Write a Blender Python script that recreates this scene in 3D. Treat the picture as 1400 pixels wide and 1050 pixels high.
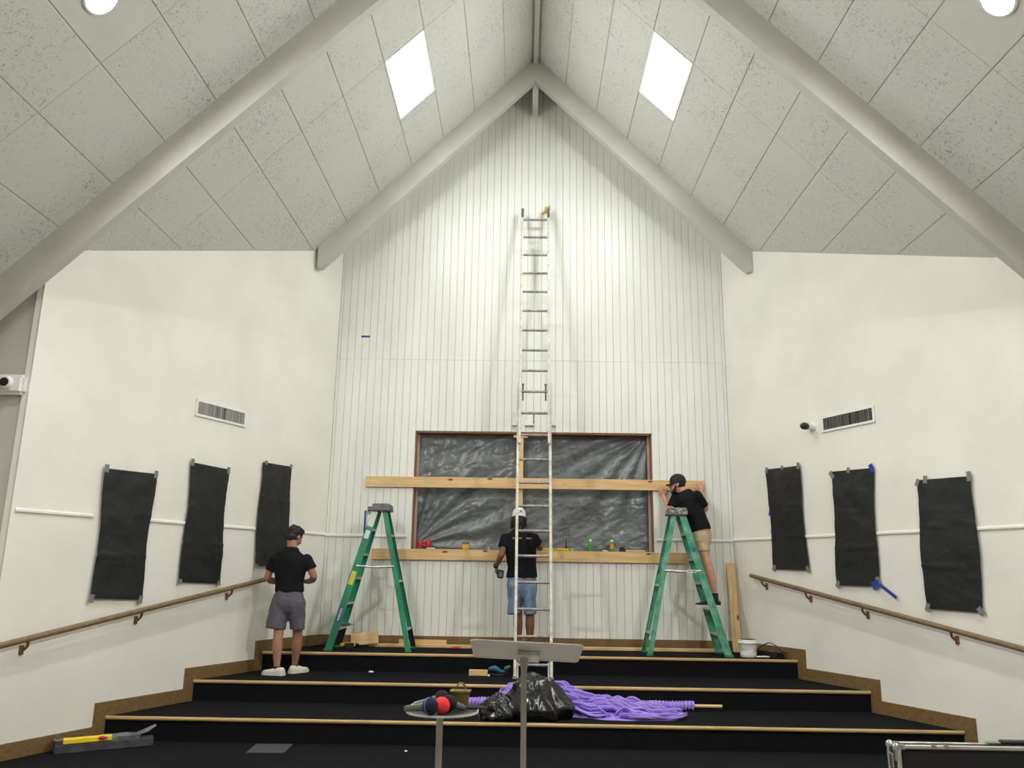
import bpy, bmesh, math, random
from mathutils import Vector, Matrix, noise

for o in list(bpy.data.objects):
    bpy.data.objects.remove(o)
SC = bpy.context.scene
COL = SC.collection
V = Vector
rnd = random.Random(7)

# ------------------------------------------------------------------ camera
t, ro, ya = 0.2266, 0.015, -0.0149
fw = V((math.sin(ya) * math.cos(t), math.cos(ya) * math.cos(t), math.sin(t)))
rt = V((math.cos(ya), -math.sin(ya), 0))
up = rt.cross(fw)
r2 = rt * math.cos(ro) + up * math.sin(ro)
u2 = up * math.cos(ro) - rt * math.sin(ro)
cam = bpy.data.objects.new('camera', bpy.data.cameras.new('camera'))
COL.objects.link(cam)
cam.matrix_world = Matrix(((r2.x, u2.x, -fw.x, 0), (r2.y, u2.y, -fw.y, 0), (r2.z, u2.z, -fw.z, 1.5543), (0, 0, 0, 1)))
cam.data.sensor_width = 36
cam.data.lens = 28.726
cam.data.clip_start = 0.05
SC.camera = cam

# ------------------------------------------------------------------ world / exposure / lamp strengths
w = bpy.data.worlds.new('world')
SC.world = w
w.use_nodes = True
w.node_tree.nodes['Background'].inputs[0].default_value = (0.8, 0.85, 0.9, 1)
w.node_tree.nodes['Background'].inputs[1].default_value = 0.2
SC.view_settings.view_transform = 'Standard'
SC.view_settings.look = 'None'
SC.view_settings.exposure = 0.1
SC.view_settings.gamma = 1.0
SC.view_settings.use_curve_mapping = False
CAN_POWER = 1200.0        # radiance of the round recessed lamps
PANEL_POWER = 33.0        # radiance of the two lay-in light panels
LAMP_COL = (1.0, 0.99, 0.955)
PANEL_COL = (0.97, 1.0, 0.975)

# ------------------------------------------------------------------ materials
def lin(c):
    return tuple(((x / 255) / 12.92 if x / 255 <= .04045 else ((x / 255 + .055) / 1.055) ** 2.4) for x in c) + (1,)

def mat(name, col, rough=.6, metal=0., var=0., vscale=6., stretch=(1, 1, 1), bump=0., bscale=60., spec=.5, col2=None, coat=0.):
    m = bpy.data.materials.new(name)
    m.use_nodes = True
    nt = m.node_tree
    b = nt.nodes['Principled BSDF']
    b.inputs['Base Color'].default_value = lin(col)
    b.inputs['Roughness'].default_value = rough
    b.inputs['Metallic'].default_value = metal
    b.inputs['Specular IOR Level'].default_value = spec
    b.inputs['Coat Weight'].default_value = coat
    if var or bump or col2:
        tc = nt.nodes.new('ShaderNodeTexCoord')
        mp = nt.nodes.new('ShaderNodeMapping')
        mp.inputs['Scale'].default_value = stretch
        nt.links.new(tc.outputs['Object'], mp.inputs['Vector'])
        if var or col2:
            n = nt.nodes.new('ShaderNodeTexNoise')
            n.inputs['Scale'].default_value = vscale
            n.inputs['Detail'].default_value = 5
            nt.links.new(mp.outputs[0], n.inputs['Vector'])
            cr = nt.nodes.new('ShaderNodeValToRGB')
            c2 = col2 if col2 else tuple(x * (1 - var) for x in col)
            c1 = col if col2 else tuple(min(255, x * (1 + var * .4)) for x in col)
            cr.color_ramp.elements[0].position = .32
            cr.color_ramp.elements[0].color = lin(c2)
            cr.color_ramp.elements[1].position = .62
            cr.color_ramp.elements[1].color = lin(c1)
            nt.links.new(n.outputs['Fac'], cr.inputs[0])
            nt.links.new(cr.outputs[0], b.inputs['Base Color'])
        if bump:
            n2 = nt.nodes.new('ShaderNodeTexNoise')
            n2.inputs['Scale'].default_value = bscale
            n2.inputs['Detail'].default_value = 4
            nt.links.new(mp.outputs[0], n2.inputs['Vector'])
            bp = nt.nodes.new('ShaderNodeBump')
            bp.inputs['Strength'].default_value = bump
            bp.inputs['Distance'].default_value = .02
            nt.links.new(n2.outputs['Fac'], bp.inputs['Height'])
            nt.links.new(bp.outputs[0], b.inputs['Normal'])
    return m

def emit(name, col, power):
    m = bpy.data.materials.new(name)
    m.use_nodes = True
    b = m.node_tree.nodes['Principled BSDF']
    b.inputs['Base Color'].default_value = (.9, .9, .9, 1)
    b.inputs['Emission Color'].default_value = (*col, 1)
    b.inputs['Emission Strength'].default_value = power
    return m

def wood(name, c1, c2, axis=0, scale=1.0, knots=True):
    m = bpy.data.materials.new(name)
    m.use_nodes = True
    nt = m.node_tree
    N, L = nt.nodes.new, nt.links.new
    b = nt.nodes['Principled BSDF']
    b.inputs['Roughness'].default_value = .55
    tc = N('ShaderNodeTexCoord')
    mp = N('ShaderNodeMapping')
    s = [22 * scale] * 3
    s[axis] = 1.3 * scale
    mp.inputs['Scale'].default_value = s
    L(tc.outputs['Object'], mp.inputs['Vector'])
    n = N('ShaderNodeTexNoise')
    n.inputs['Scale'].default_value = 1.6
    n.inputs['Detail'].default_value = 6
    n.inputs['Distortion'].default_value = .6
    L(mp.outputs[0], n.inputs['Vector'])
    cr = N('ShaderNodeValToRGB')
    cr.color_ramp.elements[0].position = .3
    cr.color_ramp.elements[0].color = lin(c2)
    cr.color_ramp.elements[1].position = .65
    cr.color_ramp.elements[1].color = lin(c1)
    L(n.outputs['Fac'], cr.inputs[0])
    out = cr.outputs[0]
    if knots:
        mp2 = N('ShaderNodeMapping')
        s2 = [7.0] * 3
        s2[axis] = 2.6
        mp2.inputs['Scale'].default_value = s2
        L(tc.outputs['Object'], mp2.inputs['Vector'])
        vo = N('ShaderNodeTexVoronoi')
        vo.inputs['Scale'].default_value = 1.0
        L(mp2.outputs[0], vo.inputs['Vector'])
        k = N('ShaderNodeValToRGB')
        k.color_ramp.elements[0].position = .06
        k.color_ramp.elements[0].color = (1, 1, 1, 1)
        k.color_ramp.elements[1].position = .13
        k.color_ramp.elements[1].color = (0, 0, 0, 1)
        L(vo.outputs['Distance'], k.inputs[0])
        mx = N('ShaderNodeMix')
        mx.data_type = 'RGBA'
        L(k.outputs[0], mx.inputs['Factor'])
        L(out, mx.inputs['A'])
        mx.inputs['B'].default_value = lin((105, 62, 30))
        out = mx.outputs['Result']
    L(out, b.inputs['Base Color'])
    return m

def tectum(name):
    m = bpy.data.materials.new(name)
    m.use_nodes = True
    nt = m.node_tree
    N, L = nt.nodes.new, nt.links.new
    b = nt.nodes['Principled BSDF']
    b.inputs['Roughness'].default_value = .9
    b.inputs['Specular IOR Level'].default_value = .1
    g = N('ShaderNodeNewGeometry')
    big = N('ShaderNodeTexNoise')
    big.inputs['Scale'].default_value = 1.6
    big.inputs['Detail'].default_value = 3
    L(g.outputs['Position'], big.inputs['Vector'])
    fine = N('ShaderNodeTexNoise')
    fine.inputs['Scale'].default_value = 34
    fine.inputs['Detail'].default_value = 5
    fine.inputs['Roughness'].default_value = .7
    fine.inputs['Distortion'].default_value = 1.2
    L(g.outputs['Position'], fine.inputs['Vector'])
    ma = N('ShaderNodeMath')
    ma.operation = 'MULTIPLY_ADD'
    L(big.outputs['Fac'], ma.inputs[0])
    ma.inputs[1].default_value = .22
    L(fine.outputs['Fac'], ma.inputs[2])
    cr = N('ShaderNodeValToRGB')
    e = cr.color_ramp.elements
    e[0].position = .42
    e[0].color = lin((150, 151, 150))
    e[1].position = .55
    e[1].color = lin((210, 210, 204))
    L(ma.outputs[0], cr.inputs[0])
    L(cr.outputs[0], b.inputs['Base Color'])
    bp = N('ShaderNodeBump')
    bp.inputs['Strength'].default_value = .35
    bp.inputs['Distance'].default_value = .01
    L(fine.outputs['Fac'], bp.inputs['Height'])
    L(bp.outputs[0], b.inputs['Normal'])
    return m

M = {}
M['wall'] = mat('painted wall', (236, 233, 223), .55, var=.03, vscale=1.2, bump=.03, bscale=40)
M['plank'] = mat('painted planks', (233, 234, 226), .38, var=.03, vscale=2.2, stretch=(1, 1, .3))
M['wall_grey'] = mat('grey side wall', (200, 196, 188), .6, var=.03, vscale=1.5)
M['backing'] = mat('wall backing', (112, 109, 100), .8)
M['ceiling'] = tectum('wood fibre panel')
M['ceil_back'] = mat('ceiling deck', (120, 118, 110), .9)
M['ceil_smooth'] = mat('smooth ceiling panel', (208, 208, 201), .85, var=.02, vscale=3)
M['beam'] = mat('painted grey beam', (200, 199, 191), .5, var=.04, vscale=2)
M['carpet'] = mat('black carpet', (24, 25, 28), .95, var=.25, vscale=120, bump=.5, bscale=240, spec=.1)
M['nosing'] = wood('nosing wood', (196, 166, 112), (170, 138, 86), 0, knots=False)
M['base'] = wood('brown baseboard', (128, 102, 62), (106, 82, 47), 0, knots=False)
M['lumber'] = wood('pine lumber', (230, 196, 144), (208, 168, 112), 0)
M['lumber_z'] = wood('upright pine lumber', (230, 196, 144), (208, 168, 112), 2)
M['jamb'] = wood('brown jamb', (136, 92, 58), (108, 68, 40), 2, knots=False)
M['stop'] = wood('pale stop', (190, 168, 150), (166, 142, 122), 2, knots=False)
M['trim'] = mat('white trim', (238, 236, 226), .4)
M['white'] = mat('white plastic', (236, 235, 230), .4)
M['vent_slat'] = mat('grey vent slats', (140, 136, 130), .5, var=.3, vscale=30, stretch=(1, 1, .02))
M['dark'] = mat('dark void', (20, 20, 21), .9)
M['black_sheet'] = mat('black poly sheet', (26, 27, 28), .42, bump=.15, bscale=18)
M['duct'] = mat('grey duct tape', (128, 130, 130), .45, metal=.2)
M['blue_tape'] = mat('blue painter tape', (42, 60, 150), .6)
M['rail'] = wood('handrail wood', (138, 114, 80), (112, 90, 58), 1, knots=False)
M['bracket'] = mat('bronze bracket', (128, 96, 62), .4, metal=.6)
M['green'] = mat('green fibreglass', (34, 132, 96), .4, var=.16, vscale=7, stretch=(1, 1, .5))
M['green_worn'] = mat('paint spattered green fibreglass', (40, 136, 100), .45, col2=(112, 170, 146), vscale=9)
M['alu'] = mat('aluminium', (196, 194, 188), .35, metal=.65, var=.1, vscale=14)
M['alu_white'] = mat('weathered aluminium rail', (218, 214, 200), .4, metal=.2, var=.12, vscale=16)
M['alu_rung'] = mat('aluminium rung', (166, 161, 152), .4, metal=.45, var=.2, vscale=20)
M['cap_grey'] = mat('grey ladder cap', (92, 94, 98), .5, var=.2, vscale=18)
M['cap_worn'] = mat('paint spattered ladder cap', (74, 74, 74), .6, col2=(168, 166, 158), vscale=34)
M['black'] = mat('black plastic', (22, 22, 24), .45)
M['black_metal'] = mat('black metal', (36, 36, 38), .4, metal=.5)
M['chrome'] = mat('brushed metal', (176, 176, 174), .28, metal=.9)
M['tray'] = mat('satin grey tray', (178, 178, 174), .35, metal=.25)
M['pole'] = mat('steel pole', (156, 154, 148), .3, metal=.7)
M['bag'] = mat('glossy black bin bag', (15, 15, 16), .24, bump=.22, bscale=9, spec=.6)
M['purple'] = mat('purple satin', (158, 134, 216), .55, var=.06, vscale=9)
M['plastic_grey'] = mat('grey plastic film', (110, 115, 115), .28, var=.12, vscale=3, bump=.55, bscale=13, spec=.6)
M['skin_a'] = mat('light tan skin', (170, 124, 98), .55, var=.08, vscale=14)
M['skin_b'] = mat('brown skin', (122, 78, 56), .5, var=.1, vscale=14)
M['skin_c'] = mat('fair skin', (206, 152, 122), .55, var=.08, vscale=14)
M['tee_black'] = mat('black cotton', (20, 21, 24), .85, bump=.2, bscale=14, spec=.2)
M['tee_navy'] = mat('blue black cotton', (17, 19, 26), .85, bump=.2, bscale=14, spec=.2)
M['shorts_grey'] = mat('slate grey shorts', (92, 90, 100), .85, bump=.25, bscale=12, var=.06)
M['denim'] = mat('washed denim', (122, 142, 170), .85, col2=(84, 102, 132), vscale=7, bump=.25, bscale=14)
M['khaki'] = mat('khaki shorts', (196, 176, 142), .85, bump=.25, bscale=12, var=.06)
M['hair'] = mat('dark hair', (24, 19, 17), .6, bump=.8, bscale=60)
M['shoe_white'] = mat('white trainer', (222, 216, 202), .5, var=.06)
M['shoe_black'] = mat('black trainer', (20, 20, 22), .6)
M['sole'] = mat('pale rubber sole', (226, 222, 212), .5)
M['cap_white'] = mat('white cap cotton', (228, 228, 226), .7)
M['cap_black'] = mat('black cap cotton', (16, 16, 18), .7)
M['gold'] = mat('gold print', (168, 140, 74), .6)
M['teal'] = mat('teal tool body', (32, 92, 100), .45)
M['yellow'] = mat('yellow plastic', (232, 188, 48), .45)
M['yellow_label'] = mat('yellow label', (240, 214, 40), .5)
M['red'] = mat('red can', (190, 36, 62), .35)
M['green_can'] = mat('green can', (62, 160, 52), .35)
M['orange_label'] = mat('orange label', (214, 142, 44), .5)
M['tan'] = mat('tan cloth', (184, 152, 92), .9)
M['brass'] = mat('aged brass', (128, 110, 62), .45, metal=.6)
M['navy_foam'] = mat('navy foam', (18, 22, 44), .95, bump=.4, bscale=90)
M['red_foam'] = mat('red foam', (226, 52, 54), .95, bump=.4, bscale=90)
M['black_foam'] = mat('black foam', (18, 16, 18), .95, bump=.4, bscale=90)
M['mic_grey'] = mat('grey microphone body', (96, 102, 100), .4, metal=.4)
M['disc'] = mat('smoky tray disc', (58, 60, 58), .3, spec=.6)
M['disc_rim'] = mat('clear rim', (186, 188, 180), .25)
M['label_blue'] = mat('blue sticker', (56, 84, 140), .5)
M['label_white'] = mat('white sticker', (216, 220, 214), .5)
M['label_yellow'] = mat('yellow sticker', (206, 206, 74), .5)
M['patch'] = mat('grey floor plate', (66, 67, 70), .7)
M['grey_bag'] = mat('grey film package', (112, 112, 116), .3, bump=.5, bscale=24, col2=(70, 70, 74), vscale=9)
M['dark_bag'] = mat('charcoal package', (66, 68, 70), .5, bump=.3, bscale=20)
M['outlet'] = mat('outlet plate', (150, 146, 136), .5)

# ------------------------------------------------------------------ mesh helpers
WL = {}

class B:
    def __init__(s):
        s.bm = bmesh.new()
    def box(s, c, size, rot=None):
        c = V(c)
        vs = []
        for z in (-.5, .5):
            for x, y in ((-.5, -.5), (.5, -.5), (.5, .5), (-.5, .5)):
                p = V((x * size[0], y * size[1], z * size[2]))
                if rot is not None:
                    p = rot @ p
                vs.append(s.bm.verts.new(c + p))
        for f in ((3, 2, 1, 0), (4, 5, 6, 7), (0, 1, 5, 4), (1, 2, 6, 5), (2, 3, 7, 6), (3, 0, 4, 7)):
            s.bm.faces.new([vs[i] for i in f])
        return s
    def box2(s, a, b):
        a, b = V(a), V(b)
        return s.box((a + b) / 2, b - a)
    def prism(s, pts, vec):
        vec = V(vec)
        a = [s.bm.verts.new(V(p)) for p in pts]
        b = [s.bm.verts.new(V(p) + vec) for p in pts]
        n = len(a)
        s.bm.faces.new(a[::-1])
        s.bm.faces.new(b)
        for i in range(n):
            s.bm.faces.new([a[i], a[(i + 1) % n], b[(i + 1) % n], b[i]])
        return s
    def ring(s, prof, c, axis, seg=32):
        """revolve a closed profile of (radius, height) about an axis"""
        c, ax = V(c), V(axis).normalized()
        x = ax.orthogonal().normalized()
        y = ax.cross(x)
        rows = [[s.bm.verts.new(c + ax * h + (x * math.cos(2 * math.pi * k / seg) + y * math.sin(2 * math.pi * k / seg)) * r) for r, h in prof] for k in range(seg)]
        n = len(prof)
        for k in range(seg):
            a, b_ = rows[k], rows[(k + 1) % seg]
            for i in range(n):
                s.bm.faces.new([a[i], a[(i + 1) % n], b_[(i + 1) % n], b_[i]])
        return s
    def loft(s, rings, caps=True, closed=True):
        R = [[s.bm.verts.new(p) for p in r] for r in rings]
        for a, b in zip(R, R[1:]):
            n = len(a)
            for i in range(n if closed else n - 1):
                s.bm.faces.new([a[i], a[(i + 1) % n], b[(i + 1) % n], b[i]])
        if caps and closed:
            s.bm.faces.new(R[0][::-1])
            s.bm.faces.new(R[-1])
        return s
    def tube(s, pts, r, seg=10, ax=None, round_caps=False):
        """r: number, or list of numbers / (r across ax, r other)"""
        pts = [V(p) for p in pts]
        rs = r if isinstance(r, (list, tuple)) else [r] * len(pts)
        rs = [(x, x) if not isinstance(x, (list, tuple)) else x for x in rs]
        if round_caps:
            d0 = (pts[0] - pts[1]).normalized()
            d1 = (pts[-1] - pts[-2]).normalized()
            e0, e1 = min(rs[0]), min(rs[-1])
            P = [pts[0] + d0 * e0 * .9, pts[0] + d0 * e0 * .55] + pts + [pts[-1] + d1 * e1 * .55, pts[-1] + d1 * e1 * .9]
            sc = lambda q, k: (q[0] * k, q[1] * k)
            rs = [sc(rs[0], .35), sc(rs[0], .8)] + list(rs) + [sc(rs[-1], .8), sc(rs[-1], .35)]
            pts = P
        rings = []
        prev = None
        for i, p in enumerate(pts):
            a = pts[max(i - 1, 0)]
            b = pts[min(i + 1, len(pts) - 1)]
            d = (b - a).normalized()
            ref = V(ax) if ax is not None else (prev if prev is not None else (V((1, 0, 0)) if abs(d.x) < .8 else V((0, 0, 1))))
            x = (ref - d * ref.dot(d))
            if x.length < 1e-5:
                x = d.orthogonal()
            x.normalize()
            y = d.cross(x)
            prev = x
            rings.append([p + x * (math.cos(2 * math.pi * k / seg) * rs[i][0]) + y * (math.sin(2 * math.pi * k / seg) * rs[i][1]) for k in range(seg)])
        return s.loft(rings)
    def lathe(s, prof, c=(0, 0, 0), axis=(0, 0, 1), seg=24):
        c, ax = V(c), V(axis).normalized()
        return s.tube([c + ax * h for r, h in prof], [max(r, 1e-4) for r, h in prof], seg)
    def ball(s, c, r, rot=None, sub=3):
        m = Matrix.Translation(V(c))
        if rot is not None:
            m = m @ rot.to_4x4()
        rr = r if isinstance(r, (list, tuple)) else (r, r, r)
        m = m @ Matrix.Diagonal((*rr, 1))
        bmesh.ops.create_icosphere(s.bm, subdivisions=sub, radius=1, matrix=m)
        return s
    def bar(s, p0, p1, prof, xref):
        """extrude a 2D profile (x along xref, y other) from p0 to p1"""
        p0, p1 = V(p0), V(p1)
        d = (p1 - p0).normalized()
        x = V(xref)
        x = (x - d * x.dot(d)).normalized()
        y = d.cross(x)
        s.prism([p0 + x * a + y * b for a, b in prof], p1 - p0)
        return s
    def bevel(s, w, seg=1):
        bmesh.ops.bevel(s.bm, geom=list(s.bm.edges), offset=w, segments=seg, affect='EDGES', clamp_overlap=True)
        return s
    def fix(s):
        bmesh.ops.recalc_face_normals(s.bm, faces=s.bm.faces)
        return s
    def out(s, name, m, parent=None, smooth=None, voxel=None, relax=0, wob=0., wscale=8.):
        s.fix()
        me = bpy.data.meshes.new(name)
        if parent is not None:
            org = WL[parent]
        else:
            xs = [v.co for v in s.bm.verts]
            org = V(((min(p.x for p in xs) + max(p.x for p in xs)) / 2, (min(p.y for p in xs) + max(p.y for p in xs)) / 2, min(p.z for p in xs)))
        for v in s.bm.verts:
            v.co -= org
        s.bm.to_mesh(me)
        s.bm.free()
        if voxel:
            tmp = bpy.data.objects.new('tmp', me)
            COL.objects.link(tmp)
            md = tmp.modifiers.new('r', 'REMESH')
            md.mode = 'VOXEL'
            md.voxel_size = voxel
            if relax:
                sm = tmp.modifiers.new('s', 'SMOOTH')
                sm.iterations = relax
                sm.factor = .5
            dg = bpy.context.evaluated_depsgraph_get()
            me2 = bpy.data.meshes.new_from_object(tmp.evaluated_get(dg))
            bpy.data.objects.remove(tmp)
            bpy.data.meshes.remove(me)
            me = me2
            me.name = name
            smooth = 180
            if wob:
                nrm = [v.normal.copy() for v in me.vertices]
                for v, vn in zip(me.vertices, nrm):
                    p = (v.co + org) * wscale
                    n = noise.noise(V((p.x, p.y, p.z * .6))) + .5 * noise.noise(V((p.x * 2.1, p.y * 2.1, p.z * 1.2 + 9)))
                    v.co += vn * n * wob
        me.materials.clear()
        me.materials.append(M[m] if isinstance(m, str) else m)
        me.polygons.foreach_set('use_smooth', [bool(smooth)] * len(me.polygons))
        if smooth:
            if smooth < 180:
                me.set_sharp_from_angle(angle=math.radians(smooth))
        o = bpy.data.objects.new(name, me)
        COL.objects.link(o)
        if parent is not None:
            o.parent = parent
            WL[o] = org
        else:
            o.location = org
            WL[o] = org
        return o

def tag(o, label=None, cat=None, group=None, kind=None):
    if label: o['label'] = label
    if cat: o['category'] = cat
    if group: o['group'] = group
    if kind: o['kind'] = kind
    return o

def thing(name, loc, label, cat, group=None):
    o = bpy.data.objects.new(name, None)
    o.empty_display_size = .1
    COL.objects.link(o)
    o.location = V(loc)
    WL[o] = V(loc)
    return tag(o, label, cat, group)

def struct(o, label=None):
    o['kind'] = 'structure'
    if label: o['label'] = label
    return o

# ------------------------------------------------------------------ room numbers (metres, floor at z = 0)
D = 11.0
RISE = 0.2036
ST = 3 * RISE                          # stage height
Y1, Y2, Y3 = 8.013, 9.0, 9.98          # step fronts
X0, ZR, SL = 0.1187, 8.748, 0.9964     # ridge x, ridge height, roof slope
XLc, KL, XRc, KR = -2.6112, 0.4141, 2.7901, 0.4258
YN = 6.9                               # near end of the two splayed walls
def XL(y): return XLc - KL * (D - y)
def XR(y): return XRc + KR * (D - y)
def ZC(x): return ZR - SL * abs(x - X0)
nL = V((1, -KL, 0)).normalized()       # inward normals of the splayed walls
nR = V((-1, -KR, 0)).normalized()
def PL(y, z, off=0.): return V((XL(y), y, z)) + nL * off
def PR(y, z, off=0.): return V((XR(y), y, z)) + nR * off

# floor
b = B()
b.box2((-6.3, 6.2, -.1), (6.3, 11.1, 0))
struct(b.out('floor', 'carpet'), 'black carpet before the steps')
M['floor_bounce'] = mat('pale bounce floor', (140, 134, 124), .5, var=.05, vscale=2)  # unseen floor, made pale to bounce light onto tray and ceiling
b = B()
b.box2((-6.3, -5.0, -.1), (6.3, 6.2, 0))
struct(b.out('floor', 'floor_bounce'), 'pale bounce floor out of view, added to throw light upward')

# steps and stage
for i, (y, z) in enumerate(((Y1, RISE), (Y2, 2 * RISE), (Y3, ST))):
    b = B()
    b.prism([(XL(y), y, z - RISE), (XR(y), y, z - RISE), (XRc, D, z - RISE), (XLc, D, z - RISE)], (0, 0, RISE))
    s = struct(b.out('stage_step', 'carpet'), ('black carpeted lowest step of the stage', 'black carpeted middle step of the stage', 'black carpeted stage platform under the ladders')[i])
    b = B()
    b.tube([(XL(y) + .02, y - .004, z - .012), (XR(y) - .02, y - .004, z - .012)], .0185, 12)
    b.out('nosing', 'nosing', s, smooth=60)

# splayed walls
for nm, P, out, lab in (('wall_left', PL, -nL, 'white splayed wall left of the stage'), ('wall_right', PR, -nR, 'cream white splayed wall right of the stage')):
    b = B()
    a, c = P(YN, 0), P(D + .12, 0)
    b.prism([P(YN, 0), P(D, 0), P(D, ZC(P(D, 0).x) + .02), P(YN, ZC(P(YN, 0).x) + .02)], out * .12)
    struct(b.out(nm, 'wall'), lab)

# nave walls, rear wall (close the room behind the camera)
zs = ZC(6.3) 
b = B(); b.box2((-6.4, -5, 0), (-6.2, 6.95, 2.7)); struct(b.out('wall_far_left', 'wall'))
b = B(); b.box2((6.2, -5, 0), (6.4, 6.95, 2.9)); struct(b.out('wall_far_right', 'wall'))
b = B(); b.prism([(-6.4, -5, 0), (6.4, -5, 0), (6.4, -5, ZC(6.4)), (X0, -5, ZR), (-6.4, -5, ZC(-6.4))], (0, -.15, 0)); struct(b.out('wall_rear', 'wall'))
xa = XL(YN)
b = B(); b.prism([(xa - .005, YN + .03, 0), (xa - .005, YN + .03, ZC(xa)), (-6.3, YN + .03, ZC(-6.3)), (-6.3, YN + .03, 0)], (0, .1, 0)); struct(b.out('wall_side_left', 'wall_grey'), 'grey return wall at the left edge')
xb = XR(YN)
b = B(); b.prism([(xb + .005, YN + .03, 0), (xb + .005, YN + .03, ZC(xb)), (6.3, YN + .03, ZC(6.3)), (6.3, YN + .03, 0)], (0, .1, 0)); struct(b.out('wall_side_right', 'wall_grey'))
b = B(); b.box2((xa - .065, YN + .008, 0), (xa - .012, YN + .03, ZC(xa))); struct(b.out('trim_1', 'trim'), 'white corner strip at the left wall end')

# ------------------------------------------------------------------ back wall: backing, planks, opening
WX0, WX1, WZ0, WZ1 = -1.468, 1.742, 1.838, 3.417
b = B()
yb0, yb1 = 11.022, 11.12
def gable(x0, x1, z0):
    pts = [(x0, yb0, z0), (x1, yb0, z0), (x1, yb0, ZC(x1))]
    if x0 < X0 < x1: pts.append((X0, yb0, ZR))
    pts.append((x0, yb0, ZC(x0)))
    return pts
b.prism(gable(XLc - .1, WX0, 0), (0, yb1 - yb0, 0))
b.prism(gable(WX1, XRc + .1, 0), (0, yb1 - yb0, 0))
b.prism(gable(WX0, WX1, WZ1), (0, yb1 - yb0, 0))
b.box2((WX0, yb0, 0), (WX1, yb1, WZ0))
wb = struct(b.out('wall_back', 'backing'), 'white plank wall behind the stage')
G0, GW = -1.669, 0.1003
JZ = 4.425
def plank(x0, x1, z0, z1a, z1b=None):
    """one vertical board; the top runs from z1a at x0 to z1b at x1"""
    z1b = z1a if z1b is None else z1b
    xm = None
    if x0 < X0 < x1 and z1b != z1a: xm = ZR
    g, h = .0013, .0052
    def ring(e, y):
        p = [V((x0 + e, y, z0 + e * .3)), V((x1 - e, y, z0 + e * .3)), V((x1 - e, y, z1b - e * .3))]
        if xm: p.append(V((X0, y, xm - .002)))
        p.append(V((x0 + e, y, z1a - e * .3)))
        return p
    bb = B()
    bb.loft([ring(g, 11.022), ring(g, 11.0045), ring(h, 11.0)])
    o = bb.out('plank', 'plank', wb)
    return o
k0 = math.floor((XLc - G0) / GW)
k1 = math.ceil((XRc - G0) / GW)
for k in range(k0, k1):
    a, c = max(G0 + k * GW, XLc), min(G0 + (k + 1) * GW, XRc)
    if c - a < .012: continue
    xm = (a + c) / 2
    top = (ZC(a) - .005, ZC(c) - .005)
    if WX0 < xm < WX1:
        plank(a, c, ST + .10, WZ0 - .002)
        plank(a, c, WZ1 + .004, JZ)
    else:
        plank(a, c, ST + .10, JZ)
    plank(a, c, JZ, *top)

# opening: jamb boards and stops
win = B()
win.box2((WX0, 11.0, WZ0), (WX0 + .02, 11.2, WZ1))
win.box2((WX1 - .02, 11.0, WZ0), (WX1, 11.2, WZ1))
win.box2((WX0, 11.0, WZ1 - .022), (WX1, 11.2, WZ1))
win.box2((WX0, 11.0, WZ0 - .002), (WX1, 11.2, WZ0 + .004))
w1 = struct(win.out('window_1', 'jamb'), 'wide brown framed opening in the plank wall')
st = B()
st.box2((WX0 + .02, 11.075, WZ0 + .004), (WX0 + .05, 11.11, WZ1 - .022))
st.box2((WX1 - .05, 11.075, WZ0 + .004), (WX1 - .02, 11.11, WZ1 - .022))
st.out('stop_bead', 'stop', w1)
cb = B(); cb.box2((-1.8, 11.32, 1.5), (2.1, 11.36, 3.7))
struct(cb.out('wall_behind_opening', 'dark'))

# grey plastic film across the opening
b = B()
nx, nz = 230, 110
fx0, fx1, fz0, fz1 = WX0 + .022, WX1 - .022, WZ0 + .006, WZ1 - .024
def film(x, z):
    u, v = (x - fx0) / (fx1 - fx0), (z - fz0) / (fz1 - fz0)
    d = 0
    ang = math.atan2(1.0 - z + fz1 - .93, fx1 - x + .02)
    rr = math.hypot(fx1 - x, fz1 - z)
    d += .034 * math.sin(ang * 21 + 1.5 * noise.noise(V((x * 1.2, z * 1.2, 1)))) * min(1, rr * 1.3) * math.exp(-rr * .55) * (1 if v > .3 else v / .3)
    a2 = math.atan2(z - fz0 - .05, x - fx0 + .02)
    r3 = math.hypot(x - fx0, z - fz0)
    d += .038 * math.sin(a2 * 19 + 1.3 * noise.noise(V((x * 1.4, z * 1.4, 5)))) * min(1, r3 * 1.3) * math.exp(-r3 * .6)
    q = x * .55 - z * 1.0
    d += .012 * noise.noise(V((x * 2.2 + z * 1.1, q * 9, 3))) +   .007 * noise.noise(V((x * 6 + z * 2, z * 15 - x * 5, 8)))
    d += .0052 * noise.noise(V((x * 14 + z * 5, z * 30 - x * 9, 2))) + .0016 * noise.noise(V((x * 40, z * 60, 6)))
    return 11.16 + d
g = [[b.bm.verts.new((fx0 + (fx1 - fx0) * i / nx, film(fx0 + (fx1 - fx0) * i / nx, fz0 + (fz1 - fz0) * j / nz), fz0 + (fz1 - fz0) * j / nz)) for i in range(nx + 1)] for j in range(nz + 1)]
for j in range(nz):
    for i in range(nx):
        b.bm.faces.new([g[j][i], g[j][i + 1], g[j + 1][i + 1], g[j + 1][i]])
tag(b.out('plastic_sheet', 'plastic_grey', smooth=180), 'wrinkled grey plastic film stretched across the wide opening', 'plastic sheet')

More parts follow.
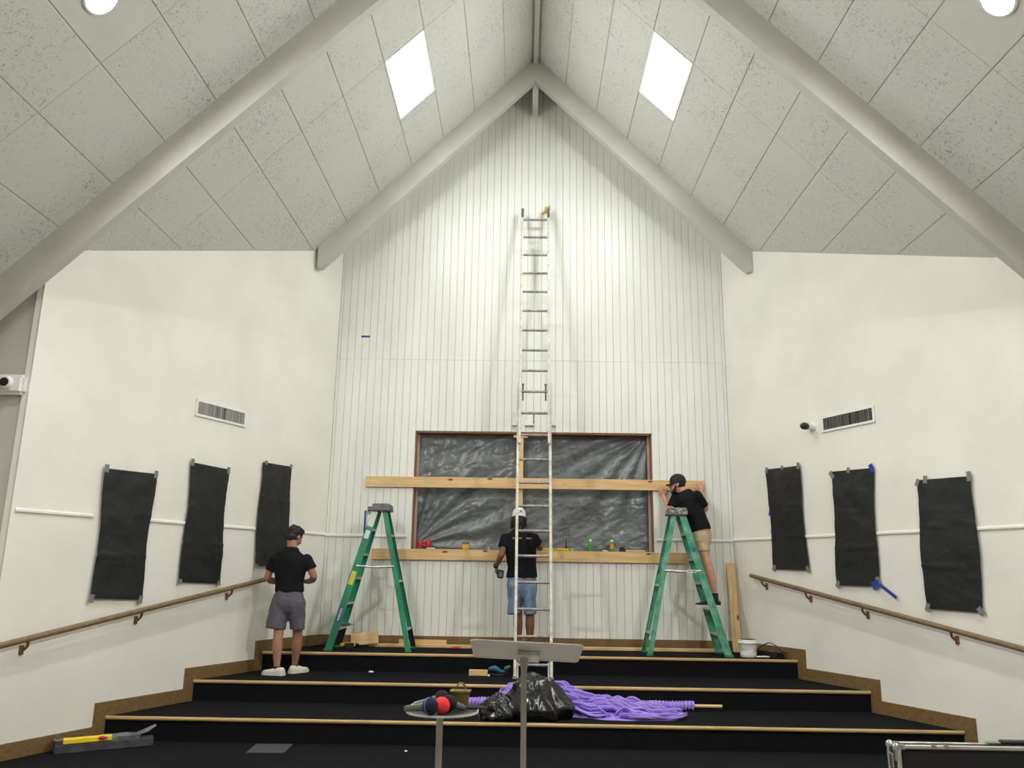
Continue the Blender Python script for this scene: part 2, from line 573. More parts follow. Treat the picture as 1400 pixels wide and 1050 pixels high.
# ------------------------------------------------------------------ ceiling: deck slabs with panels
b = B()
for s in (-1, 1):
    b.prism([(X0, -5, ZR + .06), (X0 + s * 6.6, -5, ZR + .06 - SL * 6.6), (X0 + s * 6.6, -5, ZR + .16 - SL * 6.6), (X0, -5, ZR + .16)], (0, 16.15, 0))
ce = struct(b.out('ceiling', 'ceil_back'), 'pitched ceiling of wood fibre panels')
PW = 0.4275
rows = [(-4.2, -1.76), (-1.76, .68), (.68, 3.12), (3.12, 5.56), (5.56, 8.0), (8.0, 10.44), (10.44, 11.0)]
cache = {}
def cpanel(s, k, y0, y1, m='ceiling'):
    """one roof panel in column k (from the ridge) on side s"""
    key = (s, round(y1 - y0, 3), m)
    ln = math.hypot(1, SL)
    if key not in cache:
        bb = B()
        w_, l_ = PW * ln, y1 - y0
        e = .0012
        ch = .0075
        def ring(q, z):
            return [V((x_, y_, z)) for x_, y_ in ((-w_ / 2 + q, -l_ / 2 + q * .4), (w_ / 2 - q, -l_ / 2 + q * .4), (w_ / 2 - q, l_ / 2 - q * .4), (-w_ / 2 + q, l_ / 2 - q * .4))]
        bb.loft([ring(e, .05), ring(e, ch), ring(ch, 0)])
        o = bb.fix()
        me = bpy.data.meshes.new('ceiling_panel')
        bb.bm.to_mesh(me); bb.bm.free()
        me.materials.append(M[m])
        me.polygons.foreach_set('use_smooth', [False] * len(me.polygons))
        cache[key] = me
    o = bpy.data.objects.new('ceiling_panel', cache[key])
    COL.objects.link(o)
    o.parent = ce
    xo = PW * (k + .5)
    o.location = V((X0 + s * xo, (y0 + y1) / 2, ZR - SL * xo)) - WL[ce]
    o.rotation_euler = (0, s * math.atan(SL), 0)
    return o
for s in (-1, 1):
    for r_, (ya_, yb_) in enumerate(rows):
        for k in range(15):
            xo = PW * k
            if ya_ >= 7.9 and xo > (abs(XL(ya_) - X0) if s < 0 else XR(ya_) - X0): continue
            if k == 3 and ya_ == 8.0:
                cpanel(s, k, 9.195, yb_)
            elif k == 7 and ya_ == 3.12:
                cpanel(s, k, ya_, yb_ - 1.05)
                cpanel(s, k, yb_ - 1.05, yb_, 'ceil_smooth')
            else:
                cpanel(s, k, ya_, yb_)

# rafters
def rafter(yf, wid, dep, cut, label):
    for s in (-1, 1):
        if cut:
            xe = 2.93
            poly = [(X0, ZR), (X0 + s * xe, ZR - SL * xe), (X0 + s * xe, ZR - SL * xe - dep + .065), (X0 + s * (xe - .065), ZR - SL * xe - dep + .065), (X0, ZR - dep)]
        else:
            xe = 6.2
            poly = [(X0, ZR), (X0 + s * xe, ZR - SL * xe), (X0 + s * xe, ZR - SL * xe - dep), (X0, ZR - dep)]
        bb = B()
        bb.prism([(x, yf, z) for x, z in poly], (0, wid, 0))
        struct(bb.out('rafter_beam', 'beam'), label % ('left' if s < 0 else 'right'))
rafter(10.366, .11, .363, True, 'grey sloping rafter against the plank wall, %s of the ridge')
rafter(6.724, .104, .384, False, 'long grey rafter crossing the ceiling, %s of the ridge')
rafter(3.08, .104, .384, False, 'grey rafter above the viewer, %s of the ridge')
rafter(-.56, .104, .384, False, 'grey rafter behind the viewer, %s of the ridge')
b = B(); b.box2((X0 - .033, -5, ZR - .10), (X0 + .033, 10.37, ZR)); struct(b.out('ridge_beam', 'beam'), 'narrow grey board along the ridge')
b = B(); b.box2((X0 - .04, 10.47, ZR - .55), (X0 + .04, 11.0, ZR)); struct(b.out('ridge_block', 'beam'), 'small grey block under the ridge at the wall')

# lay-in light panels
M['glow_panel'] = emit('light panel diffuser', PANEL_COL, PANEL_POWER)
M['glow_can'] = emit('lamp lens', LAMP_COL, CAN_POWER)
for s in (-1, 1):
    xo = PW * 3.5
    ln = math.hypot(1, SL)
    rot = Matrix.Rotation(s * math.atan(SL), 3, 'Y')
    c = V((X0 + s * xo, 8.597, ZR - SL * xo))
    tt = thing('ceiling_light', c, 'bright white rectangular light panel in the %s ceiling slope' % ('left' if s < 0 else 'right'), 'ceiling light')
    w_, l_ = PW * ln, 1.19
    bb = B()
    for q in (-1, 1):
        bb.box(c + rot @ V((q * (w_ / 2 - .012), 0, .02)), (.022, l_, .05), rot)
        bb.box(c + rot @ V((0, q * (l_ / 2 - .012), .02)), (w_, .022, .05), rot)
    bb.out('frame', 'trim', tt)
    bb = B(); bb.box(c + rot @ V((0, 0, .008)), (w_ - .045, l_ - .045, .008), rot)
    bb.out('diffuser', 'glow_panel', tt)

# round recessed lamps
def can(s, y, lab):
    xo = PW * 7.5
    c = V((X0 + s * xo, y, ZR - SL * xo))
    n = V((-s * SL, 0, -1)).normalized()
    tt = thing('recessed_lamp', c, lab, 'ceiling light')
    bb = B(); bb.ring([(.112, .0), (.135, .0), (.138, .012), (.12, .02), (.112, .012)], c, n, 32)
    bb.out('trim_ring', 'trim', tt, smooth=50)
    bb = B(); bb.lathe([(.0, .004), (.108, .004), (.108, .012), (.0, .016)], c, n, 32)
    bb.out('lens', 'glow_can', tt)
can(-1, 5.08, 'round glowing lamp in the ceiling, upper left corner')
can(1, 5.05, 'round glowing lamp in the ceiling, upper right corner')
can(-1, 1.4, 'round ceiling lamp above the viewer, left side')
can(1, 1.4, 'round ceiling lamp above the viewer, right side')

# ------------------------------------------------------------------ baseboards, chair rails, handrails
BB = .128
for nm, P, n, yend, lab in (('baseboard_left', PL, nL, YN, 'brown stepped skirting along the left wall'), ('baseboard_right', PR, nR, YN, 'brown stepped skirting along the right wall')):
    o_ = .11
    out = [(D, ST + BB), (Y3 - o_, ST + BB), (Y3 - o_, 2 * RISE + BB), (Y2 - o_, 2 * RISE + BB), (Y2 - o_, RISE + BB), (Y1 - o_, RISE + BB), (Y1 - o_, BB), (yend, BB), (yend, 0), (D, 0)]
    b = B(); b.prism([P(y, z) for y, z in out], n * .018)
    struct(b.out(nm, 'base'), lab)
b = B(); b.box2((XLc, D - .016, ST), (XRc, D, ST + BB)); struct(b.out('baseboard_back', 'base'), 'brown skirting along the plank wall')
CZ = 2.009
def crail(nm, p0, p1, n, lab):
    bb = B(); bb.bar(p0, p1, [(-.018, 0), (.018, 0), (.018, -.010), (.008, -.017), (-.008, -.017), (-.018, -.010)], (0, 0, 1))
    bb.fix(); 
    struct(bb.out(nm, 'trim'), lab)
crail('trim_2', PL(7.64, CZ), PL(6.93, CZ), nL, 'short length of chair rail at the left wall end')
crail('trim_3', PL(D, CZ), PL(7.86, CZ), nL, 'white chair rail behind the left wall sheets')
crail('trim_4', (-1.535, D, CZ - .01), (XLc, D, CZ - .01), None, 'white chair rail left of the opening')
crail('trim_5', (XRc, D, CZ - .01), (1.775, D, CZ - .01), None, 'white chair rail right of the opening')
crail('trim_6', PR(YN, CZ), PR(D, CZ), nR, 'white chair rail along the right wall')

def handrail(P, n, pts, brk, side, lab):
    tt = thing('handrail', pts[0], lab, 'handrail', None)
    bb = B(); bb.tube(pts, (.021, .026) if False else [(.021, .026)] * len(pts), 14, ax=n, round_caps=True)
    bb.out('rail', 'rail', tt, smooth=60)
    for y, z in brk:
        bb = B()
        w0 = P(y, z - .095)
        bb.box(w0 + n * .005, (.03, .03, .075), None)
        bb.tube([w0 + n * .004, w0 + n * .04 + V((0, 0, .004)), w0 + n * .072 + V((0, 0, .03)), P(y, z, .08) - V((0, 0, .02))], [.011, .012, .011, .013], 8)
        bb.out('bracket', 'bracket', tt, smooth=60)
def railL(y): return PL(y, 1.425 + (y - 9.822) * (1.425 - .908) / (9.822 - 6.892), .08)
def railR(y): return PR(y, 1.559 + (y - 10.617) * (1.559 - .975) / (10.617 - 7.317), .08)
handrail(PL, nL, [railL(9.86), railL(8.5), railL(6.6)], [(y, railL(y).z) for y in (9.364, 8.229, 7.151)], -1, 'wooden handrail sloping down the left wall')
handrail(PR, nR, [railR(10.617), railR(9), railR(6.98)], [(y, railR(y).z) for y in (10.43, 9.734, 8.971, 7.998)], 1, 'wooden handrail sloping down the right wall')

# ------------------------------------------------------------------ air vents, cameras, switch
def vent(P, n, y0, y1, z0, z1, lab):
    c = P((y0 + y1) / 2, (z0 + z1) / 2)
    tt = thing('air_vent', c, lab, 'vent')
    d = (P(y1, 0) - P(y0, 0)).normalized()
    wd = (P(y1, 0) - P(y0, 0)).length
    h = z1 - z0
    rot = Matrix((d, n, V((0, 0, 1)))).transposed()
    bb = B(); f = .026
    for q in (-1, 1):
        bb.box(c + d * q * (wd / 2 - f / 2) + n * .008, (f, .016, h), rot)
        bb.box(c + V((0, 0, q * (h / 2 - f / 2))) + n * .0082, (wd, .0164, f), rot)
    bb.out('frame', 'white', tt)
    bb = B(); bb.box(c + n * .002, (wd - 2 * f, .004, h - 2 * f), rot); bb.out('backing', 'dark', tt)
    bb = B(); ns = 44
    for i in range(ns):
        x = (-.5 + (i + .5) / ns) * (wd - 2 * f)
        if i == 24: continue
        r3 = rot @ Matrix.Rotation(.5 + .25 * rnd.random(), 3, 'Z')
        bb.box(c + d * x + n * .009, (.0125, .003, h - 2 * f), r3)
    tag(bb.out('slats', 'vent_slat', tt), kind='stuff')
vent(PL, nL, 8.68, 9.41, 3.165, 3.352, 'white framed air vent high on the left wall')
vent(PR, nR, 9.397, 8.676, 3.183, 3.370, 'white framed air vent high on the right wall beside a small camera')

c = PR(9.545, 3.278)
tt = thing('security_camera', c, 'small black lensed camera beside the right wall vent', 'camera')
dv = (nR + V((-.5, -.5, -.05))).normalized()
b = B(); b.lathe([(.05, 0), (.052, .02), (.045, .035), (.0, .036)], c, nR, 24); b.out('mount', 'white', tt, smooth=40)
b = B(); b.tube([c + nR * .02, c + nR * .05 + dv * .03, c + nR * .05 + dv * .06], [.036, .04, .038], 20); b.out('housing', 'white', tt, smooth=40)
b = B(); b.tube([c + nR * .05 + dv * .05, c + nR * .05 + dv * .10], [.041, .041], 20, round_caps=True); b.out('lens', 'black', tt, smooth=50)

c = V((-4.58, YN + .03, 3.085))
tt = thing('wall_camera', c, 'white wall unit with a black round lens at the left edge', 'camera')
b = B(); b.box2((-4.86, YN - .06, 2.995), (-4.336, YN + .03, 3.172)); b.bevel(.028, 3); b.out('housing', 'white', tt, smooth=50)
cc = V((-4.475, YN - .055, 3.09)); dl = V((.03, -1, -.02)).normalized()
b = B(); b.tube([cc + V((0, .02, 0)), cc + dl * .03, cc + dl * .05], [.062, .056, .048], 24); b.out('lens_barrel', 'white', tt, smooth=40)
b = B(); b.tube([cc + dl * .045, cc + dl * .056], [.040, .037], 24); b.out('lens', 'black', tt, smooth=40)

tt = thing('light_switch', (-2.038, D, 2.335), 'small switch plate on the plank wall beside a blue tape strip', 'switch')
b = B(); b.box2((-2.066, D - .008, 2.283), (-2.01, D, 2.387)); b.bevel(.003); b.out('plate', 'outlet', tt)
b = B(); b.box2((-2.058, D - .014, 2.325), (-2.024, D - .006, 2.378)); b.out('toggle_block', 'black', tt)
b = B(); b.box2((-2.046, D - .02, 2.345), (-2.034, D - .012, 2.362)); b.out('toggle', 'white', tt)

b = B(); b.box2((-2.108, D - .003, 2.035), (-2.083, D, 2.332)); tag(b.out('tape_strip', 'blue_tape'), 'upright strip of blue tape beside the switch plate', 'tape')
b = B(); b.box2((-2.29, D - .003, 4.737), (-2.165, D, 4.762)); tag(b.out('tape_strip', 'blue_tape'), 'short level strip of blue tape high on the planks', 'tape')
for i, (x, wd) in enumerate(((-.106, .095), (.083, .13), (.397, .085))):
    tt = thing('mounting_bracket', (x, D, 3.54), ('pale bracket on the planks left of the aluminium ladder rails', 'pale wider bracket on the planks between the ladder rails', 'pale bracket on the planks right of the aluminium ladder rails')[i], 'bracket', )
    b = B(); b.box2((x - wd / 2, D - .014, 3.505), (x + wd / 2, D, 3.59)); b.bevel(.003); b.out('plate', 'white', tt)
    b = B(); b.box2((x - wd / 2, D - .03, 3.50), (x + wd / 2, D, 3.512)); b.out('lip', 'alu_rung', tt)

# ------------------------------------------------------------------ black sheets taped over the side windows
def sheet(P, n, cor, lab, tapes, group, seed, extra=()):
    """cor: (y, z) of top-left, top-right, bottom-right, bottom-left as seen"""
    tl, tr, br, bl = [V((y, z, 0)) for y, z in cor]
    def at(u, v):
        q = tl.lerp(tr, u).lerp(bl.lerp(br, u), v)
        bow = .012 * math.sin(v * 7 + seed) * (1 if u > .5 else -1) * abs(u - .5) * 2
        return q.x + bow, q.y
    def pt(u, v, off=0.):
        y, z = at(u, v)
        p = V((u * 3, v * 7, seed * 3.1))
        d = .029 + .010 * noise.noise(p * .9) + .004 * noise.noise(p * 3.2)
        for cv in (.36, .67):
            d += .009 * math.exp(-((v - cv - .006 * math.sin(u * 5 + seed)) / .006) ** 2)
        edge = min(u, 1 - u, v, 1 - v)
        return P(y, z, max(.0225, d) + off)
    tt = thing('black_sheet', pt(.5, 1), lab, 'plastic sheet')
    bb = B(); nu, nv = 18, 46
    for off, flip in ((0, 0), (-.004, 1)):
        g = [[bb.bm.verts.new(pt(i / nu, j / nv, off)) for i in range(nu + 1)] for j in range(nv + 1)]
        for j in range(nv):
            for i in range(nu):
                bb.bm.faces.new([g[j][i], g[j][i + 1], g[j + 1][i + 1], g[j + 1][i]])
        if flip == 0: g0 = g
    for j in range(nv):
        for i in (0, nu):
            bb.bm.faces.new([g0[j][i], g0[j + 1][i], g[j + 1][i], g[j][i]])
    for i in range(nu):
        for j in (0, nv):
            bb.bm.faces.new([g0[j][i], g0[j][i + 1], g[j][i + 1], g[j][i]])
    bb.out('sheet', 'black_sheet', tt, smooth=60)
    d = (P(tr.x, 0) - P(tl.x, 0)).normalized()
    for u, v, m, w_, h_, an in tapes:
        bb = B()
        rot = Matrix((d, n, V((0, 0, 1)))).transposed() @ Matrix.Rotation(an, 3, 'Y')
        p = pt(min(max(u, 0), 1), min(max(v, 0), 1), .004)
        bb.box(p, (w_, .005, h_), rot)
        o = bb.out('tape', m, tt)
        if m == 'blue_tape': o['label'] = 'blue tape'
    return tt, pt, d
T = lambda u, v, an=0., m='duct', w_=.045, h_=.075: (u, v, m, w_, h_, an)
sheet(PL, nL, [(7.696, 2.46), (8.259, 2.476), (8.246, 1.24), (7.715, 1.265)], 'black plastic sheet taped on the left wall, nearest the viewer', [T(.03, 0), T(.97, .005, .1), T(.02, 1, .2), T(.96, 1, .1)], 'a', 1.0)
sheet(PL, nL, [(8.687, 2.655), (9.203, 2.643), (9.219, 1.387), (8.678, 1.405)], 'black plastic sheet taped on the left wall, middle of three', [T(.03, 0), T(.97, .01), T(.02, .995, .1, h_=.05), T(.97, .995, 0, h_=.05)], 'a', 2.2)
sheet(PL, nL, [(9.724, 2.798), (10.231, 2.81), (10.247, 1.597), (9.723, 1.582)], 'black plastic sheet on the left wall, hanging beside the standing man', [T(.1, 0, .1, h_=.05), T(.97, .0, 0, h_=.05), T(.02, 1, 0, h_=.05)], 'a', 3.7)
sheet(PR, nR, [(10.305, 2.864), (9.762, 2.844), (9.721, 1.627), (10.276, 1.642)], 'black plastic sheet on the right wall, nearest the plank wall', [T(.03, .01, .3), T(.5, 0, 0, w_=.035, h_=.05), T(.97, -.0, .2), T(.04, .99, .6), T(.97, .99, -.5), T(.01, .45, .2, 'blue_tape', .035, .06), T(.02, .63, .1, 'blue_tape', .03, .05)], 'b', 4.1)
tB, ptB, dB = sheet(PR, nR, [(9.283, 2.719), (8.739, 2.695), (8.791, 1.467), (9.327, 1.471)], 'black plastic sheet on the right wall with a blue strip dangling', [T(.0, .03, -.6, w_=.05, h_=.09), T(.42, .0, .2, w_=.04, h_=.06), T(.95, .0, -.3, 'blue_tape', .055, .09), T(.04, .99, .5), T(.98, .95, -.2, w_=.05, h_=.075), T(.93, .985, -.4, 'blue_tape', .1, .075)], 'b', 5.3)
b = B()
q0, q1 = PR(8.772, 1.487, .03), PR(8.575, 1.362, .045)
b.bar(q0, q1, [(-.018, -.002), (.018, -.002), (.018, .002), (-.018, .002)], (0, 0, 1))
o = b.out('loose_tape', 'blue_tape', tB); o['label'] = 'dangling blue tape end'
sheet(PR, nR, [(8.248, 2.512), (7.674, 2.493), (7.701, 1.261), (8.271, 1.272)], 'black plastic sheet on the right wall, nearest the viewer', [T(.02, .02, .5, w_=.04), T(.18, .0, .1), T(.97, -.0, 0, h_=.09), T(.02, .99, .4), T(.98, .99, -.6, w_=.05)], 'b', 6.9)

# ------------------------------------------------------------------ lumber on the wall
def board(p0, p1, w_, t_, m, lab, cat='board', name='wooden_board', xref=(0, 0, 1), bev=.004):
    bb = B()
    h, k = w_ / 2, t_ / 2
    bb.bar(p0, p1, [(-h, -k), (h, -k), (h, k), (-h, k)], xref)
    bb.bevel(bev)
    return tag(bb.out(name, m), lab, cat)
board((-2.108, 10.981, 2.718), (2.43, 10.981, 2.718), .14, .036, 'lumber', 'long pine board level across the opening, held by the man in black cap')
board((-1.98, 10.981, 1.768), (2.215, 10.981, 1.768), .14, .036, 'lumber', 'long pine board along the bottom of the opening, with cans on it')
tt = thing('wall_stud', (-.04, 11.03, WZ0), 'upright pine stud in the middle of the opening', 'stud')
b = B(); b.box2((-.084, 11.012, WZ0 + .005), (.004, 11.05, WZ1 - .024)); b.bevel(.003); b.out('stud', 'lumber_z', tt)
b = B(); b.box2((-.13, 11.008, 3.345), (.06, 11.048, 3.378)); b.bevel(.003); b.out('cross_piece', 'lumber', tt)
b = B(); b.bar((2.738, 10.86, ST), (2.728, 10.965, 1.715), [(-.055, -.018), (.055, -.018), (.055, .018), (-.055, .018)], (1, 0, 0)); b.bevel(.004)
tag(b.out('wooden_board', 'lumber_z'), 'pine board leaning upright in the right corner', 'board')

# ------------------------------------------------------------------ things on the ledge
LZ = 1.8425
def spray_can(x, y, r, h, m, lab, label=None):
    tt = thing('spray_can', (x, y, LZ), lab, 'can')
    bb = B(); bb.lathe([(r * .94, 0), (r, .004), (r, h * .78), (r * .92, h * .84), (r * .6, h * .88)], (x, y, LZ), seg=20); bb.out('body', m, tt, smooth=40)
    bb = B(); bb.lathe([(r * .62, h * .87), (r * .62, h * .97), (r * .5, h), (0, h)], (x, y, LZ), seg=16); bb.out('cap', 'white' if label != 'red' else 'red', tt, smooth=40)
    if label == 'orange':
        bb = B(); bb.ring([(r + .0015, .03), (r + .0015, .095), (r - .001, .095), (r - .001, .03)], (x, y, LZ), (0, 0, 1), 20); o = bb.out('label_band', 'orange_label', tt, smooth=40); o['label'] = 'orange band'
spray_can(-1.353, 11.02, .036, .125, 'red', 'red can on the ledge, left one beside the frame', 'red')
spray_can(-1.243, 11.02, .04, .125, 'red', 'red can on the ledge, second from the frame', 'red')
spray_can(.905, 11.02, .028, .15, 'green_can', 'plain green can on the ledge')
spray_can(1.19, 11.02, .028, .15, 'green_can', 'green can with an orange band on the ledge', 'orange')
b = B(); b.box2((-1.26, 10.966, LZ), (-1.15, 10.998, LZ + .012)); b.bevel(.004); tag(b.out('paper_scrap', 'white'), 'white scrap lying before the red cans', 'scrap')
tt = thing('tape_measure', (-.742, 11.0, LZ), 'yellow boxy tape measure on the ledge', 'tape measure')
b = B(); b.box2((-.785, 10.975, LZ), (-.70, 11.02, LZ + .078)); b.bevel(.008, 2); b.out('case', 'yellow', tt, smooth=40)
b = B(); b.box2((-.787, 10.972, LZ + .066), (-.698, 11.022, LZ + .092)); b.bevel(.006); b.out('top_grip', 'jamb', tt)
tt = thing('spirit_level', (.43, 10.99, LZ), 'long yellow spirit level lying on the ledge', 'level')
b = B(); b.box2((.2, 10.97, LZ), (.675, 11.005, LZ + .03)); b.bevel(.003); b.out('beam', 'yellow', tt)
for x in (.25, .44, .63):
    b = B(); b.box2((x - .02, 10.968, LZ + .008), (x + .02, 11.007, LZ + .024)); b.out('vial_window', 'black' if x < .4 else 'green_can', tt)
tt = thing('chisel', (.585, 11.03, LZ), 'dark upright tool standing behind the yellow level', 'tool')
b = B(); b.tube([(.585, 11.035, LZ), (.585, 11.035, LZ + .06)], [.011, .012], 10); b.out('handle', 'black', tt, smooth=40)
b = B(); b.box2((.578, 11.031, LZ + .055), (.592, 11.039, LZ + .125)); b.out('blade', 'black_metal', tt)
b = B(); b.tube([(1.32, 10.99, LZ + .022), (1.32, 11.035, LZ + .022)], [.04, .04], 20); 
for v in b.bm.verts: v.co.z = max(v.co.z, LZ)
tag(b.out('tape_roll', 'black', smooth=50), 'black roll on the ledge beside a flat offcut', 'tape roll')
b = B(); b.box2((1.37, 10.985, LZ), (1.62, 11.03, LZ + .02)); b.bevel(.003); tag(b.out('wood_offcut', 'lumber'), 'flat wood offcut on the ledge, right of the black roll', 'offcut')
b = B(); b.box2((1.06, 10.975, LZ), (1.13, 11.0, LZ + .012)); b.bevel(.004); tag(b.out('paper_scrap', 'white'), 'white scrap lying between the green cans', 'scrap')

# ------------------------------------------------------------------ aluminium extension ladder
P0, P1 = V((0, 9.575, 2 * RISE)), V((0, 10.945, 6.61))
uL = (P1 - P0).normalized()
nF = V((0, -uL.z, uL.y))              # towards the viewer
def LP(x, s_, f=0.): return P0 + uL * s_ + nF * f + V((x, 0, 0))
tt = thing('extension_ladder', (.14, 9.575, 2 * RISE), 'tall aluminium extension ladder leaning on the plank wall', 'ladder')
def rail_part(nm, x0, s0, s1, f, x1=None, wdt=.017, dep=.034, m='alu_white'):
    bb = B()
    bb.bar(LP(x0, s0, f), LP(x1 if x1 is not None else x0, s1, f), [(-wdt, -dep), (wdt, -dep), (wdt, dep), (-wdt, dep)], (1, 0, 0))
    bb.bevel(.006)
    return bb.out(nm, m, tt)
bl0, br0 = -.062, .343
rail_part('base_rail', bl0, .015, 3.63, 0, -.066); rail_part('base_rail', br0, .015, 3.63, 0, .338)
fl0, fr0 = -.046, .322
r1 = rail_part('fly_rail', fl0, 2.76, 6.30, .075, -.046, .015); r2_ = rail_part('fly_rail', fr0, 2.76, 6.30, .075, .322, .015)
for x in (fl0, fr0):
    o = rail_part('rail_tip', x, 6.20, 6.36, .075, None, .018, .037, 'cap_grey'); o['label'] = 'dark end cap'
for s_ in (.144, .452, .756, 1.062, 1.371, 1.674, 1.982, 2.279, 2.581):
    bb = B(); bb.tube([LP(bl0 + .012, s_), LP(br0 - .012, s_)], .0165, 10); bb.out('rung', 'alu_rung', tt, smooth=50)
for i in range(12):
    s_ = 2.878 + i * .3003
    bb = B(); bb.tube([LP(fl0 + .01, s_, .075), LP(fr0 - .01, s_, .075)], .0165, 10); bb.out('rung', 'alu_rung', tt, smooth=50)
for x in (fl0 + .035, fr0 - .04):
    bb = B()
    bb.box(LP(x, 3.53, .055), (.022, .03, .10)); bb.box(LP(x, 3.585, .06), (.034, .035, .02)); bb.box(LP(x, 3.42, .05), (.02, .03, .10))
    bb.out('rung_lock', 'cap_grey', tt)
bb = B(); bb.box(LP(.13, 3.13, .05), (.016, .02, .07)); bb.lathe([(.0, -.008), (.022, -.008), (.022, .008), (0, .008)], LP(.13, 3.07, .05), (1, 0, 0), 14); bb.out('pulley', 'cap_grey', tt)
for x in (bl0, br0):
    bb = B(); bb.bar(LP(x + (.03 if x < 0 else -.03), -.0, 0), LP(x + (.03 if x < 0 else -.03), .17, -.01), [(-.008, -.03), (.008, -.03), (.008, .03), (-.008, .03)], (1, 0, 0)); 
    bb.box(P0 + V((x, 0, .008)), (.05, .09, .016))
    for v in bb.bm.verts: v.co.z = max(v.co.z, 2 * RISE + .001)
    bb.out('swivel_foot', 'alu', tt)
bb = B()
for k in range(4):
    bb.ball(LP(fr0 - .02 + .018 * rnd.uniform(-1, 1), 6.34 + .05 * (k % 2), .06), (.032, .03, .03), None, 2)
bb.ball(LP(fr0 - .075, 6.30, .07), (.03, .022, .026), None, 2); bb.ball(LP(fr0 + .012, 6.41, .07), (.02, .02, .035), None, 2)
tag(bb.out('cloth_rag', 'tan', voxel=.008, relax=2, wob=.008, wscale=30), 'tan rag hung over the right tip of the tall ladder', 'rag')

# ------------------------------------------------------------------ green stepladders
def text_mesh(nm, s_, size, org, xd, yd, m, parent):
    cu = bpy.data.curves.new(nm, 'FONT')
    cu.body = s_; cu.size = size; cu.align_x = 'CENTER'; cu.align_y = 'CENTER'; cu.extrude = .0004
    tmp = bpy.data.objects.new(nm, cu); COL.objects.link(tmp)
    dg = bpy.context.evaluated_depsgraph_get()
    me = bpy.data.meshes.new_from_object(tmp.evaluated_get(dg))
    bpy.data.objects.remove(tmp)
    xd, yd = V(xd).normalized(), V(yd).normalized()
    zd = xd.cross(yd)
    for v in me.vertices:
        v.co = V(org) + xd * v.co.x + yd * v.co.y + zd * v.co.z - WL[parent]
    me.materials.clear(); me.materials.append(M[m]); me.name = nm
    o = bpy.data.objects.new(nm, me); COL.objects.link(o); o.parent = parent; WL[o] = WL[parent]
    return o

